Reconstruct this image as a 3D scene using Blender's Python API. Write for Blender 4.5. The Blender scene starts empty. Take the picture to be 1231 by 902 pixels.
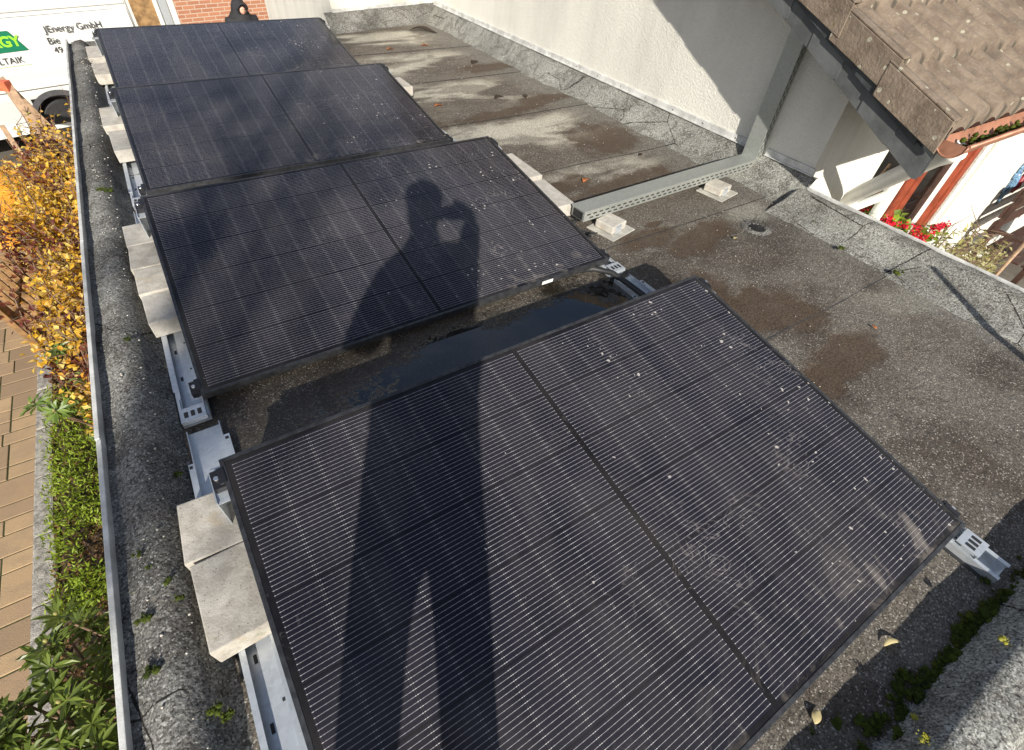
import bpy, bmesh, math, random
from mathutils import Vector, Matrix, noise
random.seed(7)
C = bpy.data.collections.new('scene'); bpy.context.scene.collection.children.link(C)
SC = bpy.context.scene
R = math.radians
SUN = Vector((.387, .793, -.470)).normalized()      # direction the light travels
UP = Vector((0, 0, 1))

# ------------------------------------------------------------------ materials
class NT:
    def __init__(s, name):
        s.m = bpy.data.materials.new(name); s.m.use_nodes = True
        s.t = s.m.node_tree; s.n = s.t.nodes; s.l = s.t.links
        s.p = s.n['Principled BSDF']
    def lk(s, a, b): s.l.new(a, b)
    def _in(s, sock, v):
        if v is None: return
        if isinstance(v, bpy.types.NodeSocket): s.l.new(v, sock)
        else:
            if sock.type == 'RGBA' and not isinstance(v, (float, int)) and len(v) == 3: v = (*v, 1)
            if sock.type == 'RGBA' and isinstance(v, (float, int)): v = (v, v, v, 1)
            sock.default_value = v
    def math(s, op, a, b=None, c=None, clamp=False):
        n = s.n.new('ShaderNodeMath'); n.operation = op; n.use_clamp = clamp
        s._in(n.inputs[0], a); s._in(n.inputs[1], b); s._in(n.inputs[2], c); return n.outputs[0]
    def mix(s, f, a, b, mode='MIX'):
        n = s.n.new('ShaderNodeMix'); n.data_type = 'RGBA'; n.blend_type = mode
        s._in(n.inputs[0], f); s._in(n.inputs[6], a); s._in(n.inputs[7], b); return n.outputs[2]
    def noise(s, v, scale, detail=4, rough=.55, dist=0, col=False):
        n = s.n.new('ShaderNodeTexNoise'); s._in(n.inputs['Vector'], v)
        n.inputs['Scale'].default_value = scale; n.inputs['Detail'].default_value = detail
        n.inputs['Roughness'].default_value = rough; n.inputs['Distortion'].default_value = dist
        return n.outputs['Color' if col else 'Fac']
    def voro(s, v, scale, feat='F1', out='Distance', rnd=1):
        n = s.n.new('ShaderNodeTexVoronoi'); n.feature = feat; s._in(n.inputs['Vector'], v)
        n.inputs['Scale'].default_value = scale; n.inputs['Randomness'].default_value = rnd
        return n.outputs[out]
    def ss(s, v, a, b, lo=0., hi=1.):
        n = s.n.new('ShaderNodeMapRange'); n.interpolation_type = 'SMOOTHSTEP'
        s._in(n.inputs[0], v); n.inputs[1].default_value = a; n.inputs[2].default_value = b
        n.inputs[3].default_value = lo; n.inputs[4].default_value = hi; return n.outputs[0]
    def pos(s): return s.n.new('ShaderNodeNewGeometry').outputs['Position']
    def obj(s): return s.n.new('ShaderNodeTexCoord').outputs['Object']
    def sep(s, v):
        n = s.n.new('ShaderNodeSeparateXYZ'); s.l.new(v, n.inputs[0]); return n.outputs
    def comb(s, x, y, z):
        n = s.n.new('ShaderNodeCombineXYZ'); s._in(n.inputs[0], x); s._in(n.inputs[1], y); s._in(n.inputs[2], z); return n.outputs[0]
    def scale(s, v, sc, loc=(0, 0, 0), rot=(0, 0, 0)):
        n = s.n.new('ShaderNodeMapping'); s.l.new(v, n.inputs[0])
        n.inputs['Scale'].default_value = sc; n.inputs['Location'].default_value = loc; n.inputs['Rotation'].default_value = rot
        return n.outputs[0]
    def bump(s, h, strength=.5, dist=.01):
        n = s.n.new('ShaderNodeBump'); n.inputs['Strength'].default_value = strength; n.inputs['Distance'].default_value = dist
        s.l.new(h, n.inputs['Height']); s.l.new(n.outputs[0], s.p.inputs['Normal'])
    def ellipse(s, xyz, cx, cy, rx, ry, soft=.35, rot=0, warp=None):
        dx = s.math('SUBTRACT', xyz[0], cx); dy = s.math('SUBTRACT', xyz[1], cy)
        c, sn = math.cos(rot), math.sin(rot)
        a = s.math('ADD', s.math('MULTIPLY', dx, c), s.math('MULTIPLY', dy, sn))
        b = s.math('SUBTRACT', s.math('MULTIPLY', dy, c), s.math('MULTIPLY', dx, sn))
        a = s.math('DIVIDE', a, rx); b = s.math('DIVIDE', b, ry)
        d = s.math('SQRT', s.math('ADD', s.math('MULTIPLY', a, a), s.math('MULTIPLY', b, b)))
        if warp is not None: d = s.math('ADD', d, warp)
        return s.ss(d, 1 + soft, 1 - soft)
    def out(s, col=None, rough=None, metal=None, spec=None):
        s._in(s.p.inputs['Base Color'], col); s._in(s.p.inputs['Roughness'], rough)
        s._in(s.p.inputs['Metallic'], metal); s._in(s.p.inputs['Specular IOR Level'], spec); return s.m

def plain(name, col, rough=.6, metal=0, var=.25, scale=20, bump=0, spec=.5, bscale=None):
    k = NT(name); o = k.obj(); f = k.noise(o, scale, 5, .6)
    lo = tuple(c * (1 - var) for c in col); hi = tuple(min(1, c * (1 + var)) for c in col)
    k.out(k.mix(k.ss(f, .3, .7), lo, hi), k.math('ADD', rough - .08, k.math('MULTIPLY', f, .16)), metal, spec)
    if bump: k.bump(k.noise(o, bscale or scale * 4, 4, .6), bump, .01)
    return k.m

def granules(k, P, base, contrast, scale=260):
    """mineral granules: every voronoi cell has its own brightness"""
    c = k.voro(P, scale, out='Color'); r = k.sep(c)[0]
    g = k.noise(P, scale * .45, 3, .7)
    v = k.math('ADD', k.math('MULTIPLY', k.math('SUBTRACT', r, .5), contrast), k.math('MULTIPLY', k.math('SUBTRACT', g, .5), contrast * 1.6))
    v = k.math('ADD', v, 1.0)
    return k.mix(1, base, k.comb(v, v, v), 'MULTIPLY'), r, g

def mat_membrane():
    k = NT('bitumen_membrane'); P = k.pos(); X = k.sep(P)
    big = k.noise(P, 1.3, 6, .6, .6); mid = k.noise(P, 5.5, 5, .62, .4); fine = k.noise(P, 28, 4, .6)
    base = k.mix(k.ss(big, .36, .64), (.060, .048, .037), (.122, .108, .088))
    base = k.mix(k.ss(mid, .42, .72), base, (.095, .078, .060))
    # every strip of membrane dries pale in its middle and stays dark along the laps
    fy = k.math('FRACT', k.math('DIVIDE', k.math('ADD', X[1], k.math('MULTIPLY', mid, .25)), .965))
    pale = k.math('MULTIPLY', k.ss(fy, .98, .72), k.ss(fy, .12, .42))
    wide = k.noise(k.scale(P, (.55, 1.6, 1)), 1.6, 4, .55, .4)
    pale = k.math('MULTIPLY', k.math('MULTIPLY', pale, k.ss(wide, .42, .54)), k.ss(X[1], 1.9, 2.9))
    pale = k.math('MULTIPLY', pale, k.ss(X[0], 3.25, 2.75))
    base = k.mix(k.math('MULTIPLY', pale, .95), base, (.50, .475, .39))
    # ring of silt at the pale patches
    ring = k.math('MULTIPLY', k.ss(wide, .36, .42), k.ss(wide, .48, .42))
    base = k.mix(k.math('MULTIPLY', ring, .6), base, (.05, .04, .032))
    damp2 = k.ss(k.noise(k.scale(P, (.8, 1.3, 1), loc=(4, 2, 0)), 1.5, 5, .62, .6), .52, .62); base = k.mix(k.math('MULTIPLY', damp2, .6), base, (.055, .043, .033))
    far = k.ss(X[1], 1.6, 3.2)
    base = k.mix(k.math('MULTIPLY', far, .22), base, (.20, .165, .13))
    # near grey granulated field
    grey = k.math('MULTIPLY', k.ss(k.noise(P, 2.1, 4, .6, .2), .42, .62), k.ss(X[1], 1.9, .9))
    base = k.mix(grey, base, (.128, .115, .097))
    edge = k.ss(X[0], 2.85, 3.15); base = k.mix(k.math('MULTIPLY', edge, .5), base, (.16, .155, .138))
    w = k.math('MULTIPLY', k.math('SUBTRACT', k.noise(P, 4.5, 5, .65, .3), .5), 2.4)
    # brown silt left by dried puddles
    silt = None
    for e in ((2.33, .66, .20, .10, .1), (2.22, 1.02, .34, .17, -.5), (2.05, 1.22, .22, .16, .3), (2.45, 1.62, .3, .1, .2), (2.32, 1.86, .07, .03, 0),
              (2.03, .60, .12, .08, .5), (2.15, 1.75, .25, .09, .1), (1.9, 2.45, .5, .12, .1), (2.6, 2.35, .5, .10, .1), (2.9, 3.0, .35, .25, 0), (3.0, 3.9, .3, .12, .1), (3.0, 4.9, .35, .13, .2), (2.4, 3.72, .5, .1, .1)):
        m = k.ellipse(X, e[0], e[1], e[2], e[3], .28, e[4], w)
        silt = m if silt is None else k.math('MAXIMUM', silt, m)
    base = k.mix(k.math('MULTIPLY', silt, k.math('ADD', .45, k.math('MULTIPLY', mid, .7))), base, (.062, .040, .024))
    # pale worn pool near the drain
    base = k.mix(k.math('MULTIPLY', k.ellipse(X, 2.98, 1.70, .16, .10, .5, 0, w), .7), base, (.27, .26, .22))
    base = k.mix(k.math('MULTIPLY', k.ellipse(X, 2.93, .72, .22, .10, .5, -.4, w), .45), base, (.25, .24, .20))
    # dark wet stain round the drain
    base = k.mix(k.math('MULTIPLY', k.ellipse(X, 2.86, 1.45, .24, .12, .5, .2, w), .6), base, (.05, .043, .036))
    col, r, g = granules(k, P, base, 1.0)
    pale_grain = k.math('GREATER_THAN', r, .93); pale_grain = k.math('MULTIPLY', pale_grain, k.math('SUBTRACT', 1., silt))
    col = k.mix(k.math('MULTIPLY', pale_grain, .6), col, (.42, .40, .36))  # sparse whitish mineral granules, left out where silt covers them
    # standing water in the valley between the two front rows
    wn = k.math('MULTIPLY', k.math('SUBTRACT', k.noise(P, 3.6, 4, .6, .5), .5), 2.0)
    wn = k.math('ADD', wn, k.math('MULTIPLY', k.math('SUBTRACT', k.noise(P, 45, 3, .7), .5), .9))
    wet = k.math('MAXIMUM', k.ellipse(X, .95, 1.34, .62, .26, .22, 0, wn), k.ellipse(X, 1.45, 1.42, .30, .24, .22, 0, wn))
    damp = k.math('MAXIMUM', k.ellipse(X, .75, 1.3, 1.15, .42, .4, 0, wn), wet)
    col = k.mix(k.math('MULTIPLY', damp, .55), col, (.018, .015, .012))
    col = k.mix(k.math('MULTIPLY', wet, .8), col, (.014, .012, .009))
    rough = k.math('MULTIPLY', k.math('SUBTRACT', 1., k.math('MULTIPLY', wet, .96)), k.math('SUBTRACT', .88, k.math('MULTIPLY', damp, .38)))
    h = k.math('ADD', k.math('MULTIPLY', r, .5), k.math('ADD', g, k.math('MULTIPLY', fine, 2.0)))
    h = k.math('MULTIPLY', h, k.math('MULTIPLY', k.math('SUBTRACT', 1., wet), k.math('SUBTRACT', 1., k.math('MULTIPLY', silt, .7))))
    k.bump(h, .55, .006)
    return k.out(col, rough, 0, k.math('ADD', .4, k.math('MULTIPLY', wet, .6)))

def mat_curb(name='granulated_upstand', dark=(.085, .082, .074), light=(.215, .212, .195)):
    k = NT(name); P = k.pos(); X = k.sep(P)
    big = k.noise(P, 2.2, 5, .6, .3); mid = k.noise(P, 14, 5, .7, .3)
    base = k.mix(k.ss(big, .30, .68), dark, light)
    # bald crusty spots where granules are gone
    crk = k.voro(k.scale(P, (1, 1, 1)), 2.3, feat='DISTANCE_TO_EDGE'); crk = k.math('ADD', crk, k.math('MULTIPLY', k.noise(P, 30, 3, .6), .012)); crk = k.math('MULTIPLY', k.math('LESS_THAN', crk, .011), k.ss(k.noise(P, 1.7, 2, .5), .5, .54))
    crust = k.ss(k.noise(P, 7, 6, .72, 1.2), .50, .57)
    base = k.mix(k.math('MULTIPLY', crust, .5), base, (.075, .065, .055))
    lich = k.ss(k.noise(P, 16, 3, .6, .2), .70, .74)
    base = k.mix(k.math('MULTIPLY', lich, .6), base, (.30, .29, .20))
    base = k.mix(crk, base, (.02, .018, .015))
    ly = k.math('ADD', X[1], k.math('MULTIPLY', k.noise(P, 8, 3, .6), .03)); lap = k.math('LESS_THAN', k.math('ABSOLUTE', k.math('SUBTRACT', ly, k.math('SUBTRACT', .94, k.math('MULTIPLY', k.math('SUBTRACT', X[0], 3.), .15)))), .004)
    base = k.mix(k.math('MULTIPLY', lap, k.math('GREATER_THAN', X[0], 2.9)), base, (.012, .011, .01))
    col, r, g = granules(k, P, base, 1.25, 230)
    col = k.mix(k.math('MULTIPLY', k.math('GREATER_THAN', r, .93), .45), col, (.44, .44, .42))
    k.bump(k.math('ADD', k.math('MULTIPLY', mid, 1.2), k.math('ADD', r, g)), .6, .006)
    return k.out(col, .9, 0, .35)

def mat_render(name, col, rough=.85):
    k = NT(name); P = k.pos()
    a = k.noise(P, 75, 4, .65, .8); b = k.noise(k.scale(P, (1, 1, 2.2)), 38, 3, .6, 1.5); st = k.noise(k.scale(P, (1, 1, .3)), 2.5, 4, .6)
    c = k.mix(k.ss(st, .35, .75), col, tuple(x * .80 for x in col))
    c = k.mix(k.math('MULTIPLY', k.ss(a, .62, .74), .16), c, tuple(x * .6 for x in col))
    k.bump(k.math('ADD', a, b), .7, .012)
    return k.out(c, rough)

def mat_brick():
    k = NT('red_brick'); o = k.obj(); n = k.n.new('ShaderNodeTexBrick'); k.lk(k.scale(o, (1, 1, 1)), n.inputs['Vector'])
    n.inputs['Color1'].default_value = (.42, .17, .09, 1); n.inputs['Color2'].default_value = (.30, .11, .065, 1)
    n.inputs['Mortar'].default_value = (.50, .42, .33, 1); n.inputs['Scale'].default_value = 1
    n.inputs['Brick Width'].default_value = .25; n.inputs['Row Height'].default_value = .075; n.inputs['Mortar Size'].default_value = .009
    c = k.mix(k.math('MULTIPLY', k.noise(o, 9, 4, .6), .5), n.outputs[0], (.5, .26, .15))
    h = k.math('SUBTRACT', 1., n.outputs['Fac']); k.bump(h, .6, .01)
    return k.out(c, .85)

def mat_cells():
    k = NT('solar_cells_under_glass'); o = k.scale(k.obj(), (1 / 1.049, 1 / 1.049, 1 / 1.049)); X = k.sep(o); u, v = X[0], X[1]
    gi = k.n.new('ShaderNodeObjectInfo').outputs['Random']
    # fold the two halves of the laminate
    uh = k.math('SUBTRACT', u, .8700); uh = k.math('MULTIPLY', k.math('LESS_THAN', u, .861), u); 
    right = k.math('GREATER_THAN', u, .861)
    uu = k.math('SUBTRACT', u, k.math('ADD', .024, k.math('MULTIPLY', right, .845)))     # 0 .. .829 in each half
    vv = k.math('SUBTRACT', v, .0205)                                                    # 0 .. 1.093
    cu = k.math('DIVIDE', uu, .0921); cv = k.math('DIVIDE', vv, .1822)
    fu = k.math('FRACT', cu); fv = k.math('FRACT', cv)
    ina = k.math('MULTIPLY', k.math('GREATER_THAN', uu, 0.), k.math('LESS_THAN', uu, .829))
    ina = k.math('MULTIPLY', ina, k.math('MULTIPLY', k.math('GREATER_THAN', vv, 0.), k.math('LESS_THAN', vv, 1.093)))
    def near(f, w, c=0.):   # 1 within w of the cell border
        d = k.math('MINIMUM', f, k.math('SUBTRACT', 1., f)); return k.math('LESS_THAN', d, w)
    gapu = near(fu, .013); gapv = near(fv, .014)
    edgeu = k.math('SUBTRACT', near(fu, .022), gapu)
    fb = k.math('FRACT', k.math('MULTIPLY', k.math('SUBTRACT', fv, .010), 16.33)); db = k.math('ABSOLUTE', k.math('SUBTRACT', fb, .5))
    bus = k.math('LESS_THAN', db, .034)
    pads = k.math('MULTIPLY', k.math('LESS_THAN', k.math('ABSOLUTE', k.math('SUBTRACT', k.math('FRACT', k.math('MULTIPLY', fu, 5.)), .5)), .10), k.math('LESS_THAN', db, .085))
    endp = k.math('MULTIPLY', near(fu, .045), k.math('LESS_THAN', db, .055)); endp = k.math('MULTIPLY', endp, k.math('SUBTRACT', 1., gapu))
    cellv = k.math('SUBTRACT', 1., gapv); gapv = near(fv, .010)
    cid = k.comb(k.math('FLOOR', cu), k.math('FLOOR', cv), k.math('ADD', right, k.math('MULTIPLY', gi, 20.)))
    wn = k.n.new('ShaderNodeTexWhiteNoise'); wn.noise_dimensions = '3D'; k.lk(cid, wn.inputs['Vector'])
    cellc = k.mix(wn.outputs['Value'], (.0042, .0047, .0105), (.0068, .0070, .0145))
    col = k.mix(ina, (.0045, .0045, .006), cellc)
    fing = k.math('GREATER_THAN', k.math('FRACT', k.math('MULTIPLY', u, 700.)), .8)
    col = k.mix(k.math('MULTIPLY', k.math('MULTIPLY', fing, ina), .2), col, (.04, .042, .05))
    col = k.mix(k.math('MULTIPLY', k.math('MAXIMUM', gapu, gapv), ina), col, (.003, .003, .005))
    col = k.mix(k.math('MULTIPLY', k.math('MULTIPLY', edgeu, cellv), k.math('MULTIPLY', ina, .13)), col, (.22, .22, .24))
    line = k.math('MULTIPLY', k.math('MULTIPLY', bus, cellv), ina)
    dull = k.noise(k.scale(o, (3, 60, 1)), 4, 2, .5)
    col = k.mix(k.math('MULTIPLY', line, k.math('ADD', .45, k.math('MULTIPLY', dull, .6))), col, (.42, .41, .43))
    dots = k.math('MULTIPLY', k.math('MULTIPLY', k.math('MAXIMUM', k.math('MULTIPLY', pads, .10), k.math('MULTIPLY', endp, .6)), cellv), ina)
    col = k.mix(k.math('MULTIPLY', dots, .9), col, (.75, .73, .74))
    # cross ties in the middle bar
    # dust film: streaky, thicker along the lower edge
    off = k.comb(k.math('MULTIPLY', gi, 37.), k.math('MULTIPLY', gi, 11.), 0.)
    po = k.n.new('ShaderNodeVectorMath'); po.operation = 'ADD'; k.lk(o, po.inputs[0]); k.lk(off, po.inputs[1]); po = po.outputs[0]
    d1 = k.noise(k.scale(po, (1.6, .9, 1), rot=(0, 0, .45)), 2.6, 5, .6, .6); d2 = k.noise(po, 55, 4, .7); d3 = k.noise(po, 9, 5, .65, 1.2)
    film = k.math('ADD', k.math('MULTIPLY', k.math('MULTIPLY', k.ss(d1, .36, .66), k.math('ADD', .5, d3)), .017), k.math('MULTIPLY', d2, .008)); film = k.math('ADD', film, .002)
    col = k.mix(film, col, (1.0, .88, .78))
    low = k.math('MULTIPLY', k.ss(v, .30, .02), k.ss(d3, .50, .70))
    rt = k.math('MULTIPLY', k.ss(k.noise(k.scale(po, (1, 1, 1), loc=(3, 7, 0)), 1.4, 2, .5), .42, .60), k.ss(u, .15, 1.5, .15, 1.))
    col = k.mix(k.math('MULTIPLY', low, k.math('MULTIPLY', rt, .30)), col, (.42, .37, .32))
    ridge = k.math('ABSOLUTE', k.math('SUBTRACT', k.noise(po, 7, 3, .55, 2.2), .5)); swirl = k.math('MULTIPLY', k.ss(ridge, .022, .0), k.math('MULTIPLY', k.ss(k.noise(k.scale(po, (1, 1, 1), loc=(5, 1, 0)), 3.1, 3, .5), .54, .66), k.ss(d2, .35, .6)))
    col = k.mix(k.math('MULTIPLY', swirl, k.math('MULTIPLY', k.ss(u, .5, 1.5, .25, 1.), .34)), col, (.44, .40, .38))
    # lichen specks, bird marks and scraps stuck to the glass
    pw = k.n.new('ShaderNodeVectorMath'); pw.operation = 'ADD'; k.lk(po, pw.inputs[0])
    wv = k.n.new('ShaderNodeVectorMath'); wv.operation = 'SCALE'; k.lk(k.noise(po, 60, 3, .6, col=True), wv.inputs[0]); wv.inputs[3].default_value = .020; k.lk(wv.outputs[0], pw.inputs[1]); pw = pw.outputs[0]
    clus = k.noise(k.scale(po, (1, 1, 1), loc=(1, 2, 0)), 5, 4, .65, .5)
    vs = k.voro(pw, 42); dens = k.math('ADD', k.math('MULTIPLY', k.math('MULTIPLY', k.ss(clus, .46, .70), k.ss(u, .5, 1.6, .12, 1.)), .30), .012)
    cr = k.sep(k.voro(pw, 42, out='Color'))[1]
    spot = k.math('MULTIPLY', k.math('LESS_THAN', vs, k.math('MULTIPLY', dens, 1.05)), k.math('GREATER_THAN', cr, .45))
    vs2 = k.voro(pw, 11); c2 = k.sep(k.voro(pw, 11, out='Color'))[0]
    spot2 = k.math('MULTIPLY', k.math('LESS_THAN', vs2, k.math('MULTIPLY', k.ss(u, .2, 1.7, .025, .07), 1.)), k.math('GREATER_THAN', c2, .72))
    sm = k.math('MULTIPLY', k.math('MAXIMUM', spot, spot2), .7)
    col = k.mix(sm, col, (.52, .48, .45))
    rough = k.math('ADD', .055, k.math('MULTIPLY', k.math('MULTIPLY', d1, d2), .18)); rough = k.math('ADD', rough, k.math('MULTIPLY', sm, .5))
    k.out(col, k.math('ADD', rough, .04), 0, .27)
    return k.m

def mat_zinc(name='galvanised_steel', col=(.62, .66, .70)):
    k = NT(name); o = k.obj(); P = k.pos()
    sp = k.sep(k.voro(P, 90, out='Color'))[0]; n = k.noise(P, 14, 5, .65, .5)
    c = k.mix(sp, tuple(x * .86 for x in col), col); c = k.mix(k.math('MULTIPLY', k.ss(n, .55, .75), .35), c, (.42, .44, .44))
    return k.out(c, k.math('ADD', .28, k.math('MULTIPLY', n, .25)), .55)

def mat_concrete():
    k = NT('concrete_block'); P = k.pos(); a = k.noise(P, 22, 6, .65, .3); b = k.noise(P, 160, 3, .7)
    gi = k.n.new('ShaderNodeObjectInfo').outputs['Random']
    c = k.mix(k.ss(a, .32, .68), (.34, .31, .265), (.50, .47, .41)); c = k.mix(k.math('MULTIPLY', gi, .4), c, (.46, .44, .41))
    c = k.mix(k.math('MULTIPLY', k.ss(k.noise(P, 9, 5, .7, 1.), .56, .66), .45), c, (.42, .33, .22))
    c = k.mix(k.math('MULTIPLY', k.ss(b, .62, .7), .4), c, (.2, .18, .15))
    pore = k.math('LESS_THAN', k.voro(P, 85), .16); c = k.mix(k.math('MULTIPLY', pore, .6), c, (.14, .125, .10))
    alg = k.ss(k.noise(P, 13, 5, .7, .6), .60, .70); c = k.mix(k.math('MULTIPLY', alg, .45), c, (.20, .20, .12))
    k.bump(k.math('SUBTRACT', k.math('ADD', a, b), pore), .35, .004); return k.out(c, .9)

def mat_tile(name='concrete_roof_tile'):
    k = NT(name); P = k.pos(); a = k.noise(P, 7, 6, .68, .4); b = k.noise(P, 60, 4, .75); c3 = k.noise(k.scale(P, (1, .4, 1)), 16, 5, .65)
    c = k.mix(k.ss(a, .34, .66), (.125, .092, .066), (.225, .175, .130)); c = k.mix(k.math('MULTIPLY', k.ss(c3, .5, .7), .5), c, (.10, .085, .068))
    c = k.mix(k.math('MULTIPLY', k.ss(b, .60, .70), .55), c, (.34, .32, .24))
    spots = k.math('LESS_THAN', k.voro(P, 13), .14); c = k.mix(k.math('MULTIPLY', spots, .6), c, (.45, .44, .34))
    ms = k.ss(k.noise(P, 6, 4, .7, 1.), .68, .72); c = k.mix(k.math('MULTIPLY', ms, .7), c, (.09, .085, .02))
    X = k.sep(P); gr = k.math('ABSOLUTE', k.math('SUBTRACT', k.math('FRACT', k.math('DIVIDE', k.math('SUBTRACT', X[0], 3.12), .17)), .5)); gr = k.math('MULTIPLY', k.ss(k.math('ADD', gr, k.math('MULTIPLY', k.math('SUBTRACT', c3, .5), .25)), .33, .46), k.math('GREATER_THAN', X[0], 3.13)); c = k.mix(k.math('MULTIPLY', gr, .8), c, (.045, .040, .028))
    k.bump(k.math('ADD', k.math('MULTIPLY', a, .6), b), .7, .010); return k.out(c, .92)

def mat_leaf(name, cols, sss=.0, rough=.5):
    k = NT(name); gi = k.n.new('ShaderNodeNewGeometry').outputs['Random Per Island']; P = k.pos()
    n = k.n.new('ShaderNodeValToRGB'); k.lk(gi, n.inputs[0]); e = n.color_ramp.elements
    while len(e) < len(cols): e.new(0)
    for i, c in enumerate(cols): e[i].position = i / max(1, len(cols) - 1); e[i].color = (*c, 1)
    n.color_ramp.interpolation = 'LINEAR'
    b = k.noise(P, 3.5, 3, .6); c = k.mix(k.math('MULTIPLY', k.ss(b, .45, .7), .45), n.outputs[0], tuple(x * .6 for x in cols[0]))
    k.out(c, rough, 0, .4)
    tr = k.n.new('ShaderNodeBsdfTranslucent'); k.lk(c, tr.inputs[0]); mx = k.n.new('ShaderNodeMixShader'); mx.inputs[0].default_value = .35
    k.lk(k.p.outputs[0], mx.inputs[1]); k.lk(tr.outputs[0], mx.inputs[2]); k.lk(mx.outputs[0], k.n['Material Output'].inputs[0])
    return k.m

M = {}
M['membrane'] = mat_membrane(); M['curb'] = mat_curb(); M['curb_light'] = mat_curb('pale_granulated_upstand', (.17, .168, .15), (.265, .265, .24))
M['render'] = mat_render('white_rough_render', (.76, .74, .67)); M['smooth'] = mat_render('cream_wall_paint', (.80, .78, .70))
M['brick'] = mat_brick(); M['cells'] = mat_cells(); M['dullzinc'] = mat_zinc('dull_galvanised_tray', (.42, .44, .41)); M['zinc'] = mat_zinc(); M['concrete'] = mat_concrete(); M['tile'] = mat_tile()
M['frame'] = plain('black_anodised_frame', (.055, .056, .060), .36, .45, .35, 40)
M['clamp'] = plain('black_clamp', (.022, .022, .026), .35, .3, .2, 30)
M['bolt'] = plain('steel_bolt', (.75, .75, .75), .25, .9, .1)
M['sticker'] = plain('white_sticker', (.8, .8, .78), .5, 0, .03)
M['rubber'] = plain('black_rubber', (.02, .02, .021), .55, 0, .2, 30)
M['edge'] = plain('weathered_zinc_edge', (.52, .52, .50), .6, .0, .25, 12, .2)
M['slate'] = plain('dark_slate', (.040, .046, .048), .55, 0, .3, 9, .3)
M['slate2'] = plain('pale_dusty_slate', (.085, .090, .090), .6, 0, .25, 6, .3)
M['copper'] = plain('brown_copper_gutter', (.40, .19, .12), .5, .35, .25, 8, .1)
M['red'] = plain('red_brown_window_timber', (.25, .050, .022), .4, 0, .25, 12)
M['whitepaint'] = plain('white_gloss_paint', (.78, .77, .71), .4, 0, .05)
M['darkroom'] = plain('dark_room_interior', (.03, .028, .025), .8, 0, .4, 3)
M['curtain'] = plain('white_net_curtain', (.62, .62, .56), .8, 0, .12, 6)
M['wood'] = plain('oiled_garden_timber', (.21, .115, .045), .6, 0, .35, 14, .2)
M['wood_dark'] = plain('dark_brown_timber', (.055, .026, .018), .55, 0, .3, 14)
M['wood_pale'] = plain('weathered_pale_timber', (.36, .24, .15), .7, 0, .25, 14, .2)
M['ply'] = plain('plywood_lining', (.30, .18, .08), .6, 0, .45, 9)
M['coral'] = plain('coral_red_paint', (.62, .13, .06), .45, 0, .15)
M['orange'] = plain('orange_canvas', (.85, .34, .03), .75, 0, .12, 8)
M['tablewhite'] = plain('white_table_top', (.74, .74, .70), .5, 0, .1, 6)
M['padgrey'] = plain('pale_rubber_pad', (.36, .35, .31), .8, 0, .25, 12)
M['van'] = plain('white_vehicle_paint', (.66, .66, .63), .22, 0, .02, 3)
M['vangrey'] = plain('grey_plastic_moulding', (.07, .07, .075), .55, 0, .15)
M['seam'] = plain('panel_gap', (.16, .16, .16), .6, 0, .05)
M['lettering'] = plain('dark_grey_lettering', (.045, .045, .05), .5, 0, .05)
M['green'] = plain('dark_green_decal', (.010, .165, .085), .4, 0, .05); M['lime'] = plain('lime_green_decal', (.30, .75, .04), .4, 0, .05)
M['lightgreen'] = plain('pale_green_line', (.35, .5, .2), .5, 0, .05)
M['tyre'] = plain('tyre_rubber', (.02, .02, .021), .75, 0, .2); M['rim'] = plain('steel_rim', (.10, .10, .105), .35, .7, .1)
M['soil'] = plain('bare_soil', (.060, .040, .026), .95, 0, .5, 25, .8); M['kerb'] = plain('split_granite_kerb', (.30, .28, .25), .9, 0, .45, 30, .9)
M['black_cloth'] = plain('black_cloth', (.016, .016, .019), .85, 0, .3, 20, .3); M['denim'] = plain('dark_blue_cloth', (.02, .028, .05), .85, 0, .3, 20)
M['skin'] = plain('skin', (.62, .34, .25), .5, 0, .1); M['hair'] = plain('brown_hair', (.05, .03, .02), .6, 0, .3)
M['bark'] = plain('grey_brown_bark', (.12, .085, .06), .9, 0, .4, 20, .6)
M['twig'] = plain('brown_twig', (.16, .10, .065), .8, 0, .3, 30)
M['petal'] = plain('red_geranium_petal', (.62, .006, .035), .5, 0, .3, 40)
M['lizard'] = plain('blue_glazed_mosaic', (.14, .25, .38), .3, 0, .7, 60); M['maroon'] = plain('maroon_paint', (.22, .02, .03), .5, 0, .2)
M['screen'] = plain('phone_black_glass', (.01, .01, .012), .1, 0, .1)
M['gold'] = mat_leaf('golden_autumn_leaf', [(.50, .26, .02), (.68, .41, .03), (.74, .50, .07), (.60, .27, .02), (.74, .60, .20), (.40, .20, .04), (.60, .50, .10)])
M['maroonleaf'] = mat_leaf('maroon_autumn_leaf', [(.11, .022, .018), (.17, .05, .03), (.24, .09, .04), (.09, .02, .015)])
M['greenleaf'] = mat_leaf('rhododendron_leaf', [(.085, .12, .022), (.14, .19, .035), (.20, .26, .05), (.10, .145, .028)], rough=.35)
M['lime_leaf'] = mat_leaf('lime_green_foliage', [(.15, .22, .015), (.23, .32, .025), (.30, .38, .035), (.11, .17, .018)])
M['rholight'] = mat_leaf('light_rhododendron_leaf', [(.09, .15, .03), (.14, .21, .05), (.20, .28, .07)], rough=.35)
M['olive'] = mat_leaf('pale_olive_leaf', [(.36, .35, .16), (.50, .48, .26), (.26, .25, .10), (.48, .44, .14)])
M['moss'] = mat_leaf('moss', [(.035, .055, .006), (.065, .095, .008), (.11, .14, .012), (.03, .045, .006)], rough=.9)
M['yellowmoss'] = mat_leaf('yellow_lichen', [(.34, .33, .03), (.42, .40, .08)], rough=.9)
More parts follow.
